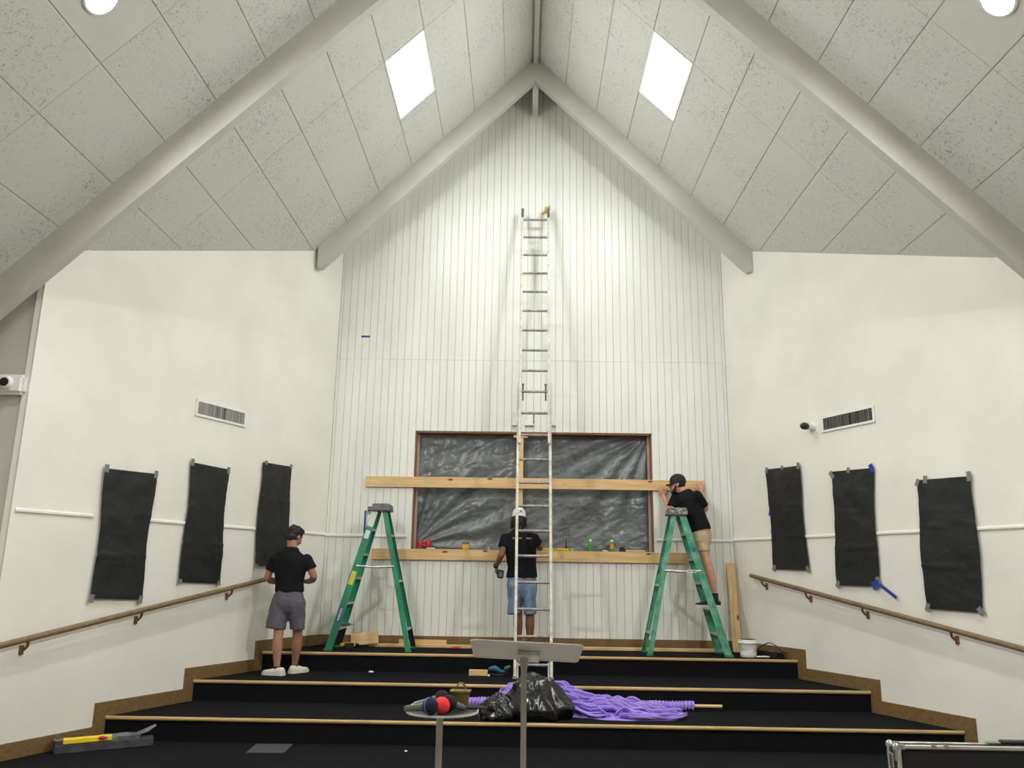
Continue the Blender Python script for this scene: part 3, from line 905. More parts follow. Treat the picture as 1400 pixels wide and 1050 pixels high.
def stepladder(lab, cb, ct, rb, rtp, worn, stickers):
    """cb/ct: x of the climbing rails at foot and top, rb/rtp: x of the rear rails"""
    tt = thing('stepladder', ((cb + rb) / 2, 10.46, ST), lab, 'ladder')
    gm = 'green_worn' if worn else 'green'
    HT = 2.30
    sg = 1 if cb < rb else -1
    def pt(xb, xt, yb, yt, z):
        k = (z - ST) / (HT - ST)
        return V((xb + (xt - xb) * k, yb + (yt - yb) * k, z))
    YF = (10.20, 10.36); YB = (10.72, 10.60)
    C_ = lambda w_, q: [(-w_, 0), (w_, 0), (w_, -q * .018), (w_ - .006, -q * .018), (w_ - .006, -q * .006), (-w_ + .006, -q * .006), (-w_ + .006, -q * .018), (-w_, -q * .018)]
    for yy, q in ((YF, 1), (YB, -1)):
        for xb, xt, w_, nm in ((cb, ct, .043, 'climbing_rail'), (rb, rtp, .030, 'rear_rail')):
            bb = B()
            bb.bar(pt(xb, xt, *yy, ST + .012), pt(xb, xt, *yy, HT), C_(w_, -q), (1, 0, 0))
            rl = bb.out(nm, gm, tt)
            if q < 0 and not worn:
                bb = B(); bb.bar(pt(xb, xt, *yy, ST + .014), pt(xb, xt, *yy, ST + .25), [(-w_ - .002, -.022), (w_ + .002, -.022), (w_ + .002, .004), (-w_ - .002, .004)], (1, 0, 0)); bt = bb.out('rail_boot', 'black', rl); bt['label'] = 'black boot'
            bb = B(); f0 = pt(xb, xt, *yy, ST)
            bb.box(f0 + V((0, q * .012, .012)), (w_ * 2 + .012, .042, .024)); bb.out('foot', 'green' if not worn else 'green', rl)
    for z in (.872, 1.169, 1.47, 1.757, 2.066):
        a, c2 = pt(cb, ct, *YF, z), pt(cb, ct, *YB, z)
        bb = B(); bb.box2((a.x - .043, a.y + .006, z - .028), (a.x + .043, c2.y - .006, z)); bb.bevel(.005)
        bb.out('step', 'alu', tt)
    for z in (.872, 1.442, 1.997):
        a, c2 = pt(rb, rtp, *YF, z), pt(rb, rtp, *YB, z)
        bb = B(); bb.box2((a.x - .028, a.y + .006, z - .03), (a.x + .028, c2.y - .006, z)); bb.bevel(.005)
        bb.out('rear_brace', 'alu', tt)
    for yy, q in ((YF, 1), (YB, -1)):
        z = 1.605
        a, c2 = pt(cb, ct, *yy, z), pt(rb, rtp, *yy, z)
        mid = (a + c2) / 2 + V((0, 0, -.012))
        bb = B(); bb.tube([a + V((0, -q * .006, 0)), mid, c2 + V((0, -q * .006, 0))], [(.012, .004)] * 3, 8, ax=(0, 0, 1)); bb.out('spreader', 'alu', tt, smooth=50)
    if worn:
        a, c2 = pt(cb, ct, *YF, 1.605), pt(rb, rtp, *YF, 1.605)
        q = a.lerp(c2, .26) + V((0, -.014, -.006))
        bb = B(); bb.box(q, (.12, .003, .034)); sk = bb.out('spreader_label', 'label_white', tt); sk['label'] = 'white label with dark dots'
        for dx in (-.038, -.015, .008, .034):
            bb = B(); bb.tube([q + V((dx, -.001, 0)), q + V((dx, -.003, 0))], .010 if dx > .03 else .007, 12); bb.out('dot', 'black', sk)
    xm = (ct + rtp) / 2 + (.012 if not worn else 0)
    bb = B()
    h = .118
    rings = []
    for z, e in ((HT - .015, 0), (HT + .05, -.008), (HT + .075, -.016)):
        rings.append([V((xm - h - e * -1 * 0 + (-e if False else 0) + s1 * 0, 0, 0)) for s1 in ()] or [V((xm + a * (h + e), 10.48 + b2 * (.165 + e), z)) for a, b2 in ((-1, -1), (1, -1), (1, 1), (-1, 1))])
    bb.loft(rings)
    bb.bevel(.008, 2)
    bb.out('top_cap', 'cap_worn' if worn else 'cap_grey', tt, smooth=40)
    # stickers on the front climbing rail (its outer face looks at the viewer)
    for z, ln, wd, m, txt in stickers:
        a, c2 = pt(cb, ct, *YF, z - ln / 2), pt(cb, ct, *YF, z + ln / 2)
        off = V((0, -.002, 0))
        bb = B(); bb.bar(a + off, c2 + off, [(-wd, -.001), (wd, -.001), (wd, .001), (-wd, .001)], (1, 0, 0))
        o = bb.out('sticker', m, tt); o['label'] = {'label_blue': 'blue sticker with white lettering', 'label_yellow': 'yellow sticker', 'label_white': 'white sticker'}[m]
        if txt:
            d = (c2 - a).normalized()
            text_mesh('sticker_lettering', txt, wd * 1.35, (a + c2) / 2 + off * 2.0, d, V((-d.z, 0, d.x)) , 'white', tt)['label'] = 'white lettering'
    return tt
stepladder('green stepladder left of the opening, with stickers on its rail', -2.305, -1.85, -1.345, -1.735, False,
           [(2.19, .2, .038, 'label_white', None), (1.99, .10, .028, 'label_white', None), (1.46, .16, .03, 'label_yellow', None), (1.03, .19, .028, 'label_blue', 'WERNER')])
stepladder('green stepladder right of the opening, spattered cap, man behind it', 2.475, 2.0, 1.535, 1.9, True, [(1.86, .05, .03, 'label_blue', None)])

# ------------------------------------------------------------------ people
def hand(b, wrist, fdir, palm, thumb, curl=.5, sc=1.0):
    """palm and five bent fingers; palm: direction the palm faces, thumb: side the thumb leaves"""
    wrist, f, p, th = V(wrist), V(fdir).normalized(), V(palm), V(thumb)
    p = (p - f * p.dot(f)).normalized()
    s_ = f.cross(p)
    if s_.dot(th) < 0: s_ = -s_
    b.tube([wrist - f * .03, wrist, wrist + f * .035 * sc, wrist + f * .085 * sc], [(.026, .019), (.026, .018), (.037, .015), (.036, .013)], 12, ax=s_, round_caps=True)
    for i, (o, ln) in enumerate(((.027, .070), (.009, .080), (-.009, .075), (-.027, .058))):
        q = wrist + f * (.08 - .004 * abs(i - 1)) * sc + s_ * o * sc
        d = (f + s_ * o * 3).normalized()
        pts = [q - f * .02, q]
        a = 0
        for j, k in enumerate((.45, .32, .25)):
            a += curl * (.5, .9, .7)[j]
            q = q + (d * math.cos(a) + p * math.sin(a)) * ln * k * sc
            pts.append(q)
        b.tube(pts, [.0092, .0095, .0088, .0082, .007], 8, round_caps=True)
    q = wrist + f * .025 * sc + s_ * .026 * sc
    d1 = (f * .6 + s_ * .75 + p * .3).normalized(); d2 = (f * .9 + s_ * .25 + p * .45).normalized()
    b.tube([q - d1 * .015, q + d1 * .03, q + d1 * .045 + d2 * .025, q + d1 * .045 + d2 * .05], [.013, .0115, .010, .008], 8, round_caps=True)

class Head:
    def __init__(s, c, f, u=(0, 0, 1)):
        s.c, s.f = V(c), V(f).normalized()
        u = V(u); s.u = (u - s.f * u.dot(s.f)).normalized(); s.r = s.f.cross(s.u)
        s.rot = Matrix((s.r, s.f, s.u)).transposed()
    def p(s, a, b_, c_): return s.c + s.r * a + s.f * b_ + s.u * c_
    def skin(s, b, nk):
        b.ball(s.p(0, -.012, .022), (.076, .094, .088), s.rot)
        b.ball(s.p(0, .018, -.035), (.060, .070, .078), s.rot)
        b.ball(s.p(0, .055, -.088), (.030, .028, .022), s.rot)                   # chin
        b.tube([s.p(0, .082, .012), s.p(0, .098, -.015), s.p(0, .106, -.032)], [.008, .011, .014], 8, round_caps=True)   # nose
        b.tube([s.p(-.045, .070, .022), s.p(0, .083, .024), s.p(.045, .070, .022)], [.009, .010, .009], 8, round_caps=True)   # brow
        b.tube([s.p(-.02, .083, -.060), s.p(0, .089, -.060), s.p(.02, .083, -.060)], [.006, .008, .006], 8, round_caps=True)
        for q in (-1, 1):
            b.ball(s.p(q * .077, -.006, -.008), (.011, .020, .032), s.rot, 2)
        b.tube([s.p(0, -.03, -.04), V(nk)], [(.056, .060), (.060, .062)], 14)
    def eyes(s, par):
        for q in (-1, 1):
            bb = B(); bb.ball(s.p(q * .031, .079, -.004), (.011, .008, .007), s.rot, 2); bb.out('eye', 'black', par, smooth=180)

def shoe(par, heel, d, ln, z, mu, ms, nm='shoe', lift=0.):
    heel = V((heel[0], heel[1], z)); d = V((d[0], d[1], lift)).normalized(); s_ = V((-d.y, d.x, 0)).normalized(); upv = s_.cross(d) * (1 if True else -1)
    if upv.z < 0: upv = -upv
    prof = [(0, .024, .07), (.08, .033, .085), (.25, .036, .085), (.42, .037, .075), (.6, .043, .064), (.8, .043, .056), (.93, .034, .050), (1, .018, .040)]
    bb = B(); rings = []
    for u, w_, h in prof:
        rings.append([heel + d * u * ln + s_ * (math.copysign(abs(math.cos(a)) ** .6, math.cos(a)) * w_ * (1 if math.sin(a) < .2 else .75)) + upv * (.018 + (h - .018) * (.5 + .5 * math.copysign(abs(math.sin(a)) ** .6, math.sin(a)))) for a in [2 * math.pi * k / 16 for k in range(16)]])
    bb.loft(rings)
    o = bb.out(nm, mu, par, smooth=60)
    bb = B()
    out = [heel + d * (u * (ln + .012) - .006) + s_ * (w_ + .005) for u, w_, h in prof] + [heel + d * (u * (ln + .012) - .006) - s_ * (w_ + .005) for u, w_, h in prof[::-1]]
    bb.prism(out, upv * .028); so = bb.out('sole', ms, o)
    so['label'] = 'pale sole'
    bb = B()
    bb.tube([heel + d * ln * .38 + upv * .08, heel + d * ln * .52 + upv * .069, heel + d * ln * .62 + upv * .058], [(.018, .006)] * 3, 8, ax=s_, round_caps=True); bb.out('laces', mu, o, smooth=60)
    return o

def person(loc, lab, H, nk, skin, torso, arms, legs, hands, shirt, shorts, msk, msh, mso, sleeve=.62, shirt_ax=(1, 0, 0), short_t=.5):
    tt = thing('person', loc, lab, 'person')
    b = B()
    H.skin(b, nk)
    b.tube([p for p, r in torso], [(r[0] - .016, r[1] - .016) for p, r in torso], 18, ax=shirt_ax, round_caps=True)
    for a in arms:
        b.tube(a, [.05, .047, .040, .042, .034, .026][:len(a)] if len(a) == 6 else [.05, .042, .027], 12, round_caps=True)
    for l in legs:
        b.tube(l, [.088, .075, .056, .056, .058, .036, .034][:len(l)], 14, round_caps=True)
    for h in hands: hand(b, *h)
    body = b.out('body', msk, tt, voxel=.0075, relax=3)
    b = B()
    b.tube([p for p, r in torso], [r for p, r in torso], 22, ax=shirt_ax)
    for a in arms:
        s0, e0 = V(a[0]), V(a[2] if len(a) == 6 else a[1])
        s1 = s0.lerp(e0, sleeve)
        b.tube([s0, s0.lerp(s1, .5), s1], [.066, .066, .069], 14, round_caps=False)
        b.ball(s0, (.062, .062, .060), None, 2)
    sh = b.out('shirt', msh, tt, voxel=.010, relax=3, wob=.007, wscale=10)
    b = B()
    b.tube([p for p, r in shorts['hip']], [r for p, r in shorts['hip']], 20, ax=shirt_ax, round_caps=True)
    for l in shorts['legs']:
        b.tube([p for p, r in l], [r for p, r in l], 18, ax=shirt_ax)
    so = b.out('shorts', mso, tt, voxel=.010, relax=2, wob=.012, wscale=11)
    return tt, sh, so

# --- man on the left, back turned, head bent
H = Head((-2.640, 9.630, 1.922), (.52, .78, -.42), (.1, .1, 1))
LB = (-2.66, 9.60, 2 * RISE)
man, sh, so = person(LB, 'man with dark hair, black tee and grey shorts, back turned on the steps', H, (-2.648, 9.59, 1.74), None,
    [((-2.650, 9.60, 1.30), (.169, .122)), ((-2.652, 9.60, 1.40), (.160, .112)), ((-2.66, 9.60, 1.55), (.186, .122)), ((-2.663, 9.59, 1.66), (.200, .112)), ((-2.66, 9.585, 1.73), (.158, .085)), ((-2.648, 9.588, 1.778), (.088, .068)), ((-2.644, 9.592, 1.805), (.066, .062))],
    [[(-2.845, 9.60, 1.665), (-2.885, 9.60, 1.56), (-2.925, 9.62, 1.45), (-2.90, 9.68, 1.425), (-2.84, 9.77, 1.405), (-2.77, 9.86, 1.41)],
     [(-2.480, 9.60, 1.675), (-2.43, 9.60, 1.57), (-2.388, 9.62, 1.475), (-2.41, 9.68, 1.445), (-2.47, 9.77, 1.42), (-2.545, 9.86, 1.415)]],
    [[(-2.735, 9.60, 1.22), (-2.735, 9.59, 1.05), (-2.727, 9.56, .87), (-2.727, 9.545, .78), (-2.722, 9.535, .70), (-2.708, 9.52, .52), (-2.706, 9.52, .46)],
     [(-2.57, 9.60, 1.22), (-2.555, 9.62, 1.05), (-2.54, 9.66, .87), (-2.545, 9.685, .78), (-2.55, 9.70, .70), (-2.565, 9.735, .53), (-2.568, 9.745, .46)]],
    [((-2.765, 9.865, 1.41), (.8, .45, .12), (.2, .3, -1), (0, .5, 1), .7), ((-2.55, 9.865, 1.415), (-.8, .45, .12), (-.2, .3, -1), (0, .5, 1), .7)],
    None,
    {'hip': [((-2.650, 9.60, 1.37), (.140, .094)), ((-2.650, 9.60, 1.31), (.154, .108)), ((-2.655, 9.60, 1.22), (.182, .126)), ((-2.657, 9.60, 1.15), (.190, .126))],
     'legs': [[((-2.740, 9.60, 1.20), (.10, .108)), ((-2.757, 9.585, 1.03), (.113, .105)), ((-2.768, 9.575, .895), (.112, .102))],
              [((-2.565, 9.60, 1.20), (.10, .108)), ((-2.548, 9.62, 1.03), (.094, .10)), ((-2.540, 9.645, .895), (.086, .096))]]},
    'skin_a', 'tee_black', 'shorts_grey', .60)
H.eyes(man)
b = B()
b.ball(H.p(0, -.022, .040), (.087, .100, .088), H.rot); b.ball(H.p(0, -.050, -.012), (.078, .068, .078), H.rot); b.ball(H.p(0, .03, .078), (.070, .055, .045), H.rot)
for k in range(16):
    a = k * 2.4
    b.ball(H.p(.052 * math.cos(a), -.02 + .06 * math.sin(a), .090 + .008 * math.sin(3 * a)), .022, None, 1)
b.out('hair', 'hair', man, voxel=.007, relax=1, wob=.006, wscale=38)
b = B(); b.tube([(-2.706, 9.52, .45), (-2.707, 9.522, .50)], [.042, .041], 14); b.out('sock', 'black', man, smooth=60)
b = B(); b.tube([(-2.568, 9.745, .45), (-2.567, 9.742, .50)], [.042, .041], 14); b.out('sock', 'black', man, smooth=60)
shoe(man, (-2.612, 9.475), (-.92, .28), .265, 2 * RISE, 'shoe_white', 'shoe_white')
shoe(man, (-2.595, 9.665), (.52, .85), .262, 2 * RISE, 'shoe_white', 'shoe_white')

# --- man in the middle, behind the tall ladder
H = Head((-.040, 10.52, 2.225), (.12, .95, -.22))
CB = (.03, 10.50, ST)
man, sh, so = person(CB, 'man in white cap, dark tee and jeans shorts behind the tall ladder', H, (-.035, 10.49, 2.07), None,
    [((.003, 10.50, 1.495), (.198, .134)), ((.0, 10.50, 1.62), (.180, .120)), ((-.012, 10.50, 1.80), (.194, .128)), ((-.026, 10.49, 1.95), (.214, .118)), ((-.032, 10.49, 2.035), (.172, .09)), ((-.035, 10.49, 2.09), (.085, .07))],
    [[(-.212, 10.49, 1.975), (-.228, 10.47, 1.88), (-.245, 10.43, 1.79), (-.262, 10.42, 1.755), (-.285, 10.43, 1.70), (-.305, 10.45, 1.645)],
     [(.150, 10.50, 1.985), (.190, 10.53, 1.92), (.228, 10.58, 1.865), (.232, 10.62, 1.862), (.235, 10.70, 1.875), (.24, 10.81, 1.895)]],
    [[(-.070, 10.50, 1.42), (-.060, 10.50, 1.25), (-.040, 10.49, 1.09), (-.038, 10.485, 1.0), (-.036, 10.48, .92), (-.030, 10.48, .73), (-.030, 10.48, .66)],
     [(.085, 10.50, 1.42), (.098, 10.50, 1.25), (.108, 10.49, 1.09), (.109, 10.485, 1.0), (.109, 10.48, .92), (.112, 10.48, .73), (.112, 10.48, .66)]],
    [((-.308, 10.452, 1.637), (-.12, .1, -1), (.9, .35, 0), (.2, .9, 0), 1.0), ((.24, 10.815, 1.897), (0, 1, .05), (0, .1, -1), (-1, 0, 0), .45)],
    None,
    {'hip': [((.003, 10.50, 1.57), (.160, .102)), ((.003, 10.50, 1.50), (.172, .116)), ((.005, 10.50, 1.42), (.186, .13)), ((.007, 10.50, 1.34), (.186, .128))],
     'legs': [[((-.080, 10.50, 1.40), (.10, .115)), ((-.083, 10.495, 1.22), (.088, .108)), ((-.085, 10.49, 1.05), (.085, .102))],
              [((.092, 10.50, 1.40), (.10, .115)), ((.104, 10.495, 1.22), (.082, .108)), ((.109, 10.49, 1.05), (.079, .102))]]},
    'skin_b', 'tee_navy', 'denim', .62)
H.eyes(man)
for l, x in ((-1, -.03), (1, .112)):
    b = B(); b.tube([(x, 10.48, .645), (x, 10.48, .69)], [.042, .04], 14); b.out('sock', 'black', man, smooth=60)
    shoe(man, (x, 10.43), (l * .15, 1), .27, ST, 'shoe_black', 'black')
# locks of hair under the cap
b = B()
b.ball(H.p(0, -.03, -.01), (.080, .078, .075), H.rot)
for k in range(15):
    a = math.pi * (k / 14) + math.pi
    x, y = .086 * math.cos(a), .088 * math.sin(a) - .005
    base = H.p(x, y, .0)
    ln = .155 - .03 * abs(math.cos(a)) + rnd.uniform(-.02, .02)
    e = base + V((x * .12 + rnd.uniform(-.012, .012), -.008, -ln))
    b.tube([base, base.lerp(e, .5) + V((rnd.uniform(-.008, .008), -.01, 0)), e], [.015, .014, .009], 8, round_caps=True)
b.out('hair', 'hair', man, voxel=.007, relax=1, wob=.003, wscale=50)
def cap(H, par, m, drop, brim, nm='cap'):
    b = B()
    rings = []
    for i in range(9):
        a = i / 8 * math.pi / 2
        k = math.cos(a)
        rings.append([H.p(.090 * k * math.cos(q), -.012 + .106 * k * math.sin(q), drop + .108 * math.sin(a) ** .8) if i < 8 else H.p(.004 * math.cos(q), -.012 + .004 * math.sin(q), drop + .108) for q in [2 * math.pi * j / 28 for j in range(28)]])
    rings.insert(0, [p - H.u * .022 for p in rings[0]])
    b.loft(rings)
    o = b.out(nm, m, par, smooth=70)
    b = B()
    n = 14
    top, bot = [], []
    for j in range(n + 1):
        a = math.pi * (.08 + .84 * j / n)
        top.append((H.p(.086 * math.cos(a), -.012 + .098 * math.sin(a), drop - .012), H.p(.080 * math.cos(a), .03 + brim * (.55 + .45 * math.sin(a)) * math.sin(a) ** .5 + .05, drop - .020 - .012 * abs(math.cos(a)))))
    for (p, q), (p2, q2) in zip(top, top[1:]):
        b.prism([p, q, q2, p2], H.u * .005)
    bmesh.ops.remove_doubles(b.bm, verts=b.bm.verts, dist=.0004)
    b.out('brim', m, o, smooth=50)
    b = B(); b.ball(H.p(0, -.012, drop + .108), (.009, .009, .005), H.rot, 2); b.out('button', m, o, smooth=180)
    return o
cp = cap(H, man, 'cap_white', .028, .06)
# mark on the cap, towards the viewer's right
H2 = H
def mark(seg, w_=.0045):
    b = B()
    for (x1, z1), (x2, z2) in seg:
        def on(x, z):
            k = math.sqrt(max(0.05, 1 - (x / .090) ** 2))
            return H2.p(x, -.012 - .1075 * k + z * .22, .028 + z)
        b.tube([on(x1, z1), on((x1 + x2) / 2, (z1 + z2) / 2), on(x2, z2)], w_, 6)
    return b
mb = mark([((.030, .012), (.030, .052)), ((.010, .014), (.026, .032)), ((.026, .032), (.010, .05)), ((.050, .014), (.034, .032)), ((.034, .032), (.050, .05))])
o = mb.out('emblem', 'black', cp); o['label'] = 'black emblem'
# gold letters across the shoulders: two short words too small to read
b = B()
for i, x in enumerate([-.110 + .0165 * k for k in range(7)] + [.060 + .0165 * k for k in range(4)]):
    h = .017 + .004 * (i % 3 == 0)
    b.box((x, 10.49 - .123 + .02 * abs(x) , 1.972), (.011, .006, h), None)
    for dz in (-.4, .4):
        b.box((x + .002, 10.49 - .1225 + .02 * abs(x), 1.972 + h * dz), (.014, .006, .004), None)
o = b.out('lettering', 'gold', man); o['label'] = 'small gold lettering'

# drill in his left hand
tt = thing('cordless_drill', (-.30, 10.42, 1.48), 'black cordless drill hanging in the left hand of the man in white cap', 'drill')
b = B(); b.tube([(-.318, 10.475, 1.60), (-.29, 10.455, 1.545)], [(.017, .022)] * 2, 12, round_caps=True); b.out('grip', 'black', tt, smooth=60)
b = B(); b.tube([(-.325, 10.43, 1.625), (-.327, 10.54, 1.64), (-.327, 10.60, 1.645)], [.028, .03, .017], 14, round_caps=True); b.out('motor_housing', 'black', tt, smooth=60)
b = B(); b.box((-.262, 10.43, 1.532), (.078, .11, .105), Matrix.Rotation(.12, 3, 'Y')); b.bevel(.01, 2); o = b.out('battery', 'black', tt, smooth=40)
b = B(); b.box((-.260, 10.372, 1.532), (.042, .006, .062), Matrix.Rotation(.12, 3, 'Y')); b.out('battery_label', 'cap_grey', o)

# --- man on the right, on the rear of the right stepladder
H = Head((2.008, 10.66, 2.703), (-.96, .22, -.12), (.05, 0, 1))
RB = (2.36, 10.47, 1.169)
man, sh, so = person(RB, 'man in black cap and tan shorts standing on the right stepladder', H, (2.10, 10.64, 2.56), None,
    [((2.272, 10.57, 2.10), (.134, .142)), ((2.245, 10.585, 2.22), (.122, .135)), ((2.185, 10.61, 2.36), (.130, .160)), ((2.135, 10.63, 2.49), (.138, .180)), ((2.115, 10.64, 2.565), (.115, .145)), ((2.098, 10.645, 2.62), (.07, .075))],
    [[(2.000, 10.72, 2.545), (1.958, 10.69, 2.45), (1.915, 10.66, 2.365), (1.905, 10.70, 2.40), (1.885, 10.80, 2.475), (1.868, 10.915, 2.56)],
     [(2.235, 10.53, 2.555), (2.290, 10.555, 2.46), (2.348, 10.60, 2.378), (2.360, 10.66, 2.41), (2.366, 10.78, 2.505), (2.373, 10.915, 2.61)]],
    [[(2.285, 10.54, 2.03), (2.29, 10.53, 1.93), (2.298, 10.50, 1.80), (2.318, 10.485, 1.70), (2.345, 10.48, 1.60), (2.388, 10.47, 1.32), (2.398, 10.47, 1.25)],
     [(2.255, 10.62, 2.03), (2.265, 10.62, 1.93), (2.280, 10.60, 1.80), (2.310, 10.59, 1.70), (2.34, 10.58, 1.60), (2.385, 10.575, 1.32), (2.395, 10.575, 1.25)]],
    [((1.866, 10.925, 2.572), (-.28, .06, 1), (0, 1, 0), (1, 0, .3), .22), ((2.372, 10.922, 2.622), (-.12, .06, 1), (0, 1, 0), (-1, 0, .3), .3)],
    None,
    {'hip': [((2.255, 10.58, 2.18), (.098, .108)), ((2.268, 10.57, 2.11), (.108, .122)), ((2.275, 10.57, 2.05), (.118, .140)), ((2.278, 10.57, 1.98), (.114, .138))],
     'legs': [[((2.284, 10.53, 2.02), (.092, .088)), ((2.284, 10.52, 1.93), (.080, .080)), ((2.288, 10.51, 1.842), (.074, .076))],
              [((2.256, 10.625, 2.02), (.092, .088)), ((2.262, 10.625, 1.93), (.080, .080)), ((2.272, 10.61, 1.842), (.074, .076))]]},
    'skin_c', 'tee_black', 'khaki', .80, shirt_ax=(.82, -.57, 0))
H.eyes(man)
b = B()
b.ball(H.p(0, -.035, -.005), (.079, .07, .07), H.rot); b.out('hair', 'hair', man, voxel=.007, relax=1, wob=.004, wscale=40)
b = B()
b.tube([H.p(-.062, .02, -.03), H.p(-.05, .045, -.085), H.p(0, .072, -.105), H.p(.05, .045, -.085), H.p(.062, .02, -.03)], [(.012, .012), (.024, .022), (.026, .026), (.024, .022), (.012, .012)], 10, round_caps=True)
b.tube([H.p(-.03, .080, -.052), H.p(0, .090, -.046), H.p(.03, .080, -.052)], [.007, .008, .007], 8, round_caps=True)
b.out('beard', 'hair', man, voxel=.006, relax=1, wob=.003, wscale=60)
cap(H, man, 'cap_black', .026, .075)
for y, x in ((10.47, 2.398), (10.575, 2.395)):
    b = B(); b.tube([(x - .002, y, 1.235), (x - .006, y, 1.34)], [.044, .043], 14); b.out('sock', 'black', man, smooth=60)
    shoe(man, (x + .062, y), (-1, .03 if y < 10.5 else -.03), .285, 1.1705, 'shoe_black', 'sole')

# ------------------------------------------------------------------ things on the stage floor
tt = thing('bucket', (2.728, 10.30, ST), 'white plastic bucket with wire handle on the stage corner', 'bucket')
b = B(); b.lathe([(.088, 0), (.090, .004), (.104, .165), (.106, .17), (.112, .172), (.112, .195), (.106, .20), (.098, .20), (.096, .02), (0, .018)], (2.728, 10.30, ST), seg=32); b.out('body', 'white', tt, smooth=40)
b = B(); b.tube([V((2.728 + .114 * math.cos(a), 10.30 - .114 * math.sin(a) * .55 - .03 * math.sin(a), ST + .165 - .10 * math.sin(a))) for a in [math.pi * k / 14 for k in range(15)]], .003, 6); b.out('handle', 'alu', tt, smooth=60)
b = B(); b.lathe([(.116, .155), (.119, .16), (.119, .172), (.116, .176)], (2.728, 10.30, ST), seg=32); 
b.out('rim', 'white', tt, smooth=40)
tt = thing('power_strip', (2.96, 10.31, ST), 'black floor unit with a loose cable right of the bucket', 'floor unit')
b = B(); b.box((2.965, 10.31, ST + .035), (.46, .10, .07), Matrix.Rotation(-1.17, 3, 'Z')); b.bevel(.012, 2); b.out('body', 'black', tt, smooth=40)
b = B(); b.box((2.985, 10.22, ST + .068), (.05, .03, .03), Matrix.Rotation(-1.17, 3, 'Z')); b.out('plug', 'chrome', tt)
b = B(); b.tube([V((2.90 + .22 * k / 20, 10.50 - .021 * k + .012 * math.sin(k * .9), ST + .07 + .09 * max(0, math.sin(k / 20 * math.pi * 1.15)))) for k in range(21)], .006, 6); b.out('cable', 'black', tt, smooth=60)
b = B(); b.tube([(2.80, 10.20, ST + .012), (2.90, 10.22, ST + .012), (2.95, 10.21, ST + .010)], [.009, .010, .008], 8, round_caps=True); tag(b.out('white_tool', 'white', smooth=60), 'small white rod lying right of the bucket', 'tool')

b = B(); b.bar((-2.14, 10.72, ST + .085), (-1.80, 10.745, ST + .125), [(-.075, -.018), (.075, -.018), (.075, .018), (-.075, .018)], (0, .15, 1)); b.bevel(.004)
tag(b.out('wooden_board', 'lumber'), 'short tilted pine board propped behind the left stepladder', 'board')
b = B(); b.box2((-1.93, 10.80, ST), (-.30, 10.89, ST + .038)); b.bevel(.004); tag(b.out('wooden_board', 'lumber'), 'long pine board on the stage floor, left of the tall ladder', 'board')
b = B(); b.box2((-.27, 10.80, ST), (2.56, 10.89, ST + .038)); b.bevel(.004); tag(b.out('wooden_board', 'lumber'), 'long pine board on the stage floor, right of the tall ladder', 'board')
b = B(); b.box2((-1.56, 10.90, ST), (-.95, 10.938, ST + .088)); b.bevel(.004); tag(b.out('wooden_board', 'lumber'), 'pine piece standing on edge behind the long floor board', 'board')
tt = thing('utility_knife', (-.78, 10.66, ST), 'red handled knife on the stage floor beside the long board', 'knife')
b = B(); b.tube([(-.86, 10.66, ST + .014), (-.80, 10.65, ST + .016), (-.75, 10.65, ST + .014)], [(.012, .014), (.018, .016), (.012, .012)], 10, round_caps=True); b.out('handle', 'red', tt, smooth=60)
b = B(); b.box((-.69, 10.65, ST + .009), (.12, .025, .012)); b.bevel(.002); b.out('blade', 'cap_grey', tt)
def drill(c, yaw, m, lab, sc=1.0, flip=1, name='cordless_drill', cat='drill'):
    """pistol drill lying on its side: motor along x, grip and battery along y"""
    tt = thing(name, c, lab, cat)
    R_ = Matrix.Rotation(yaw, 3, 'Z')
    P_ = lambda x, y, z: V(c) + R_ @ V((x * sc, y * flip * sc, z * sc))
    b = B(); b.tube([P_(-.10, 0, .034), P_(-.04, 0, .035), P_(.05, 0, .034)], [.028 * sc, .034 * sc, .028 * sc], 14, round_caps=True); b.out('motor_housing', m, tt, smooth=60)
    b = B(); b.tube([P_(.05, 0, .034), P_(.10, 0, .034), P_(.115, 0, .034)], [.022 * sc, .02 * sc, .012 * sc], 14); o = b.out('chuck', 'black_metal', tt, smooth=50)
    b = B(); b.tube([P_(.11, 0, .034), P_(.17, 0, .034)], .004, 8); b.out('bit', 'chrome', o, smooth=60)
    b = B(); b.tube([P_(-.03, -.01, .034), P_(-.05, -.12, .034)], [(.02 * sc, .024 * sc)] * 2, 12); b.out('grip', 'black', tt, smooth=60)
    b = B(); b.box(P_(-.05, -.14, .036), (.11 * sc, .05 * sc, .07 * sc), R_); b.bevel(.006); b.out('battery', 'black', tt)
    return tt
drill((-2.13, 10.62, ST), .5, 'yellow', 'yellow drill on the stage floor under the left stepladder')
tt = thing('cordless_drill', (-2.19, 10.50, .872), 'black driver resting on the lowest step of the left stepladder', 'drill')
b = B(); b.tube([(-2.235, 10.50, .898), (-2.17, 10.50, .899), (-2.13, 10.50, .898)], [.020, .025, .018], 14, round_caps=True); b.out('motor_housing', 'cap_grey', tt, smooth=60)
b = B(); b.tube([(-2.13, 10.50, .898), (-2.07, 10.50, .898)], [.010, .006], 10); b.out('bit', 'chrome', tt, smooth=60)
b = B(); b.tube([(-2.20, 10.50, .89), (-2.20, 10.56, .888)], [.016, .016], 10); b.out('grip', 'black', tt, smooth=60)

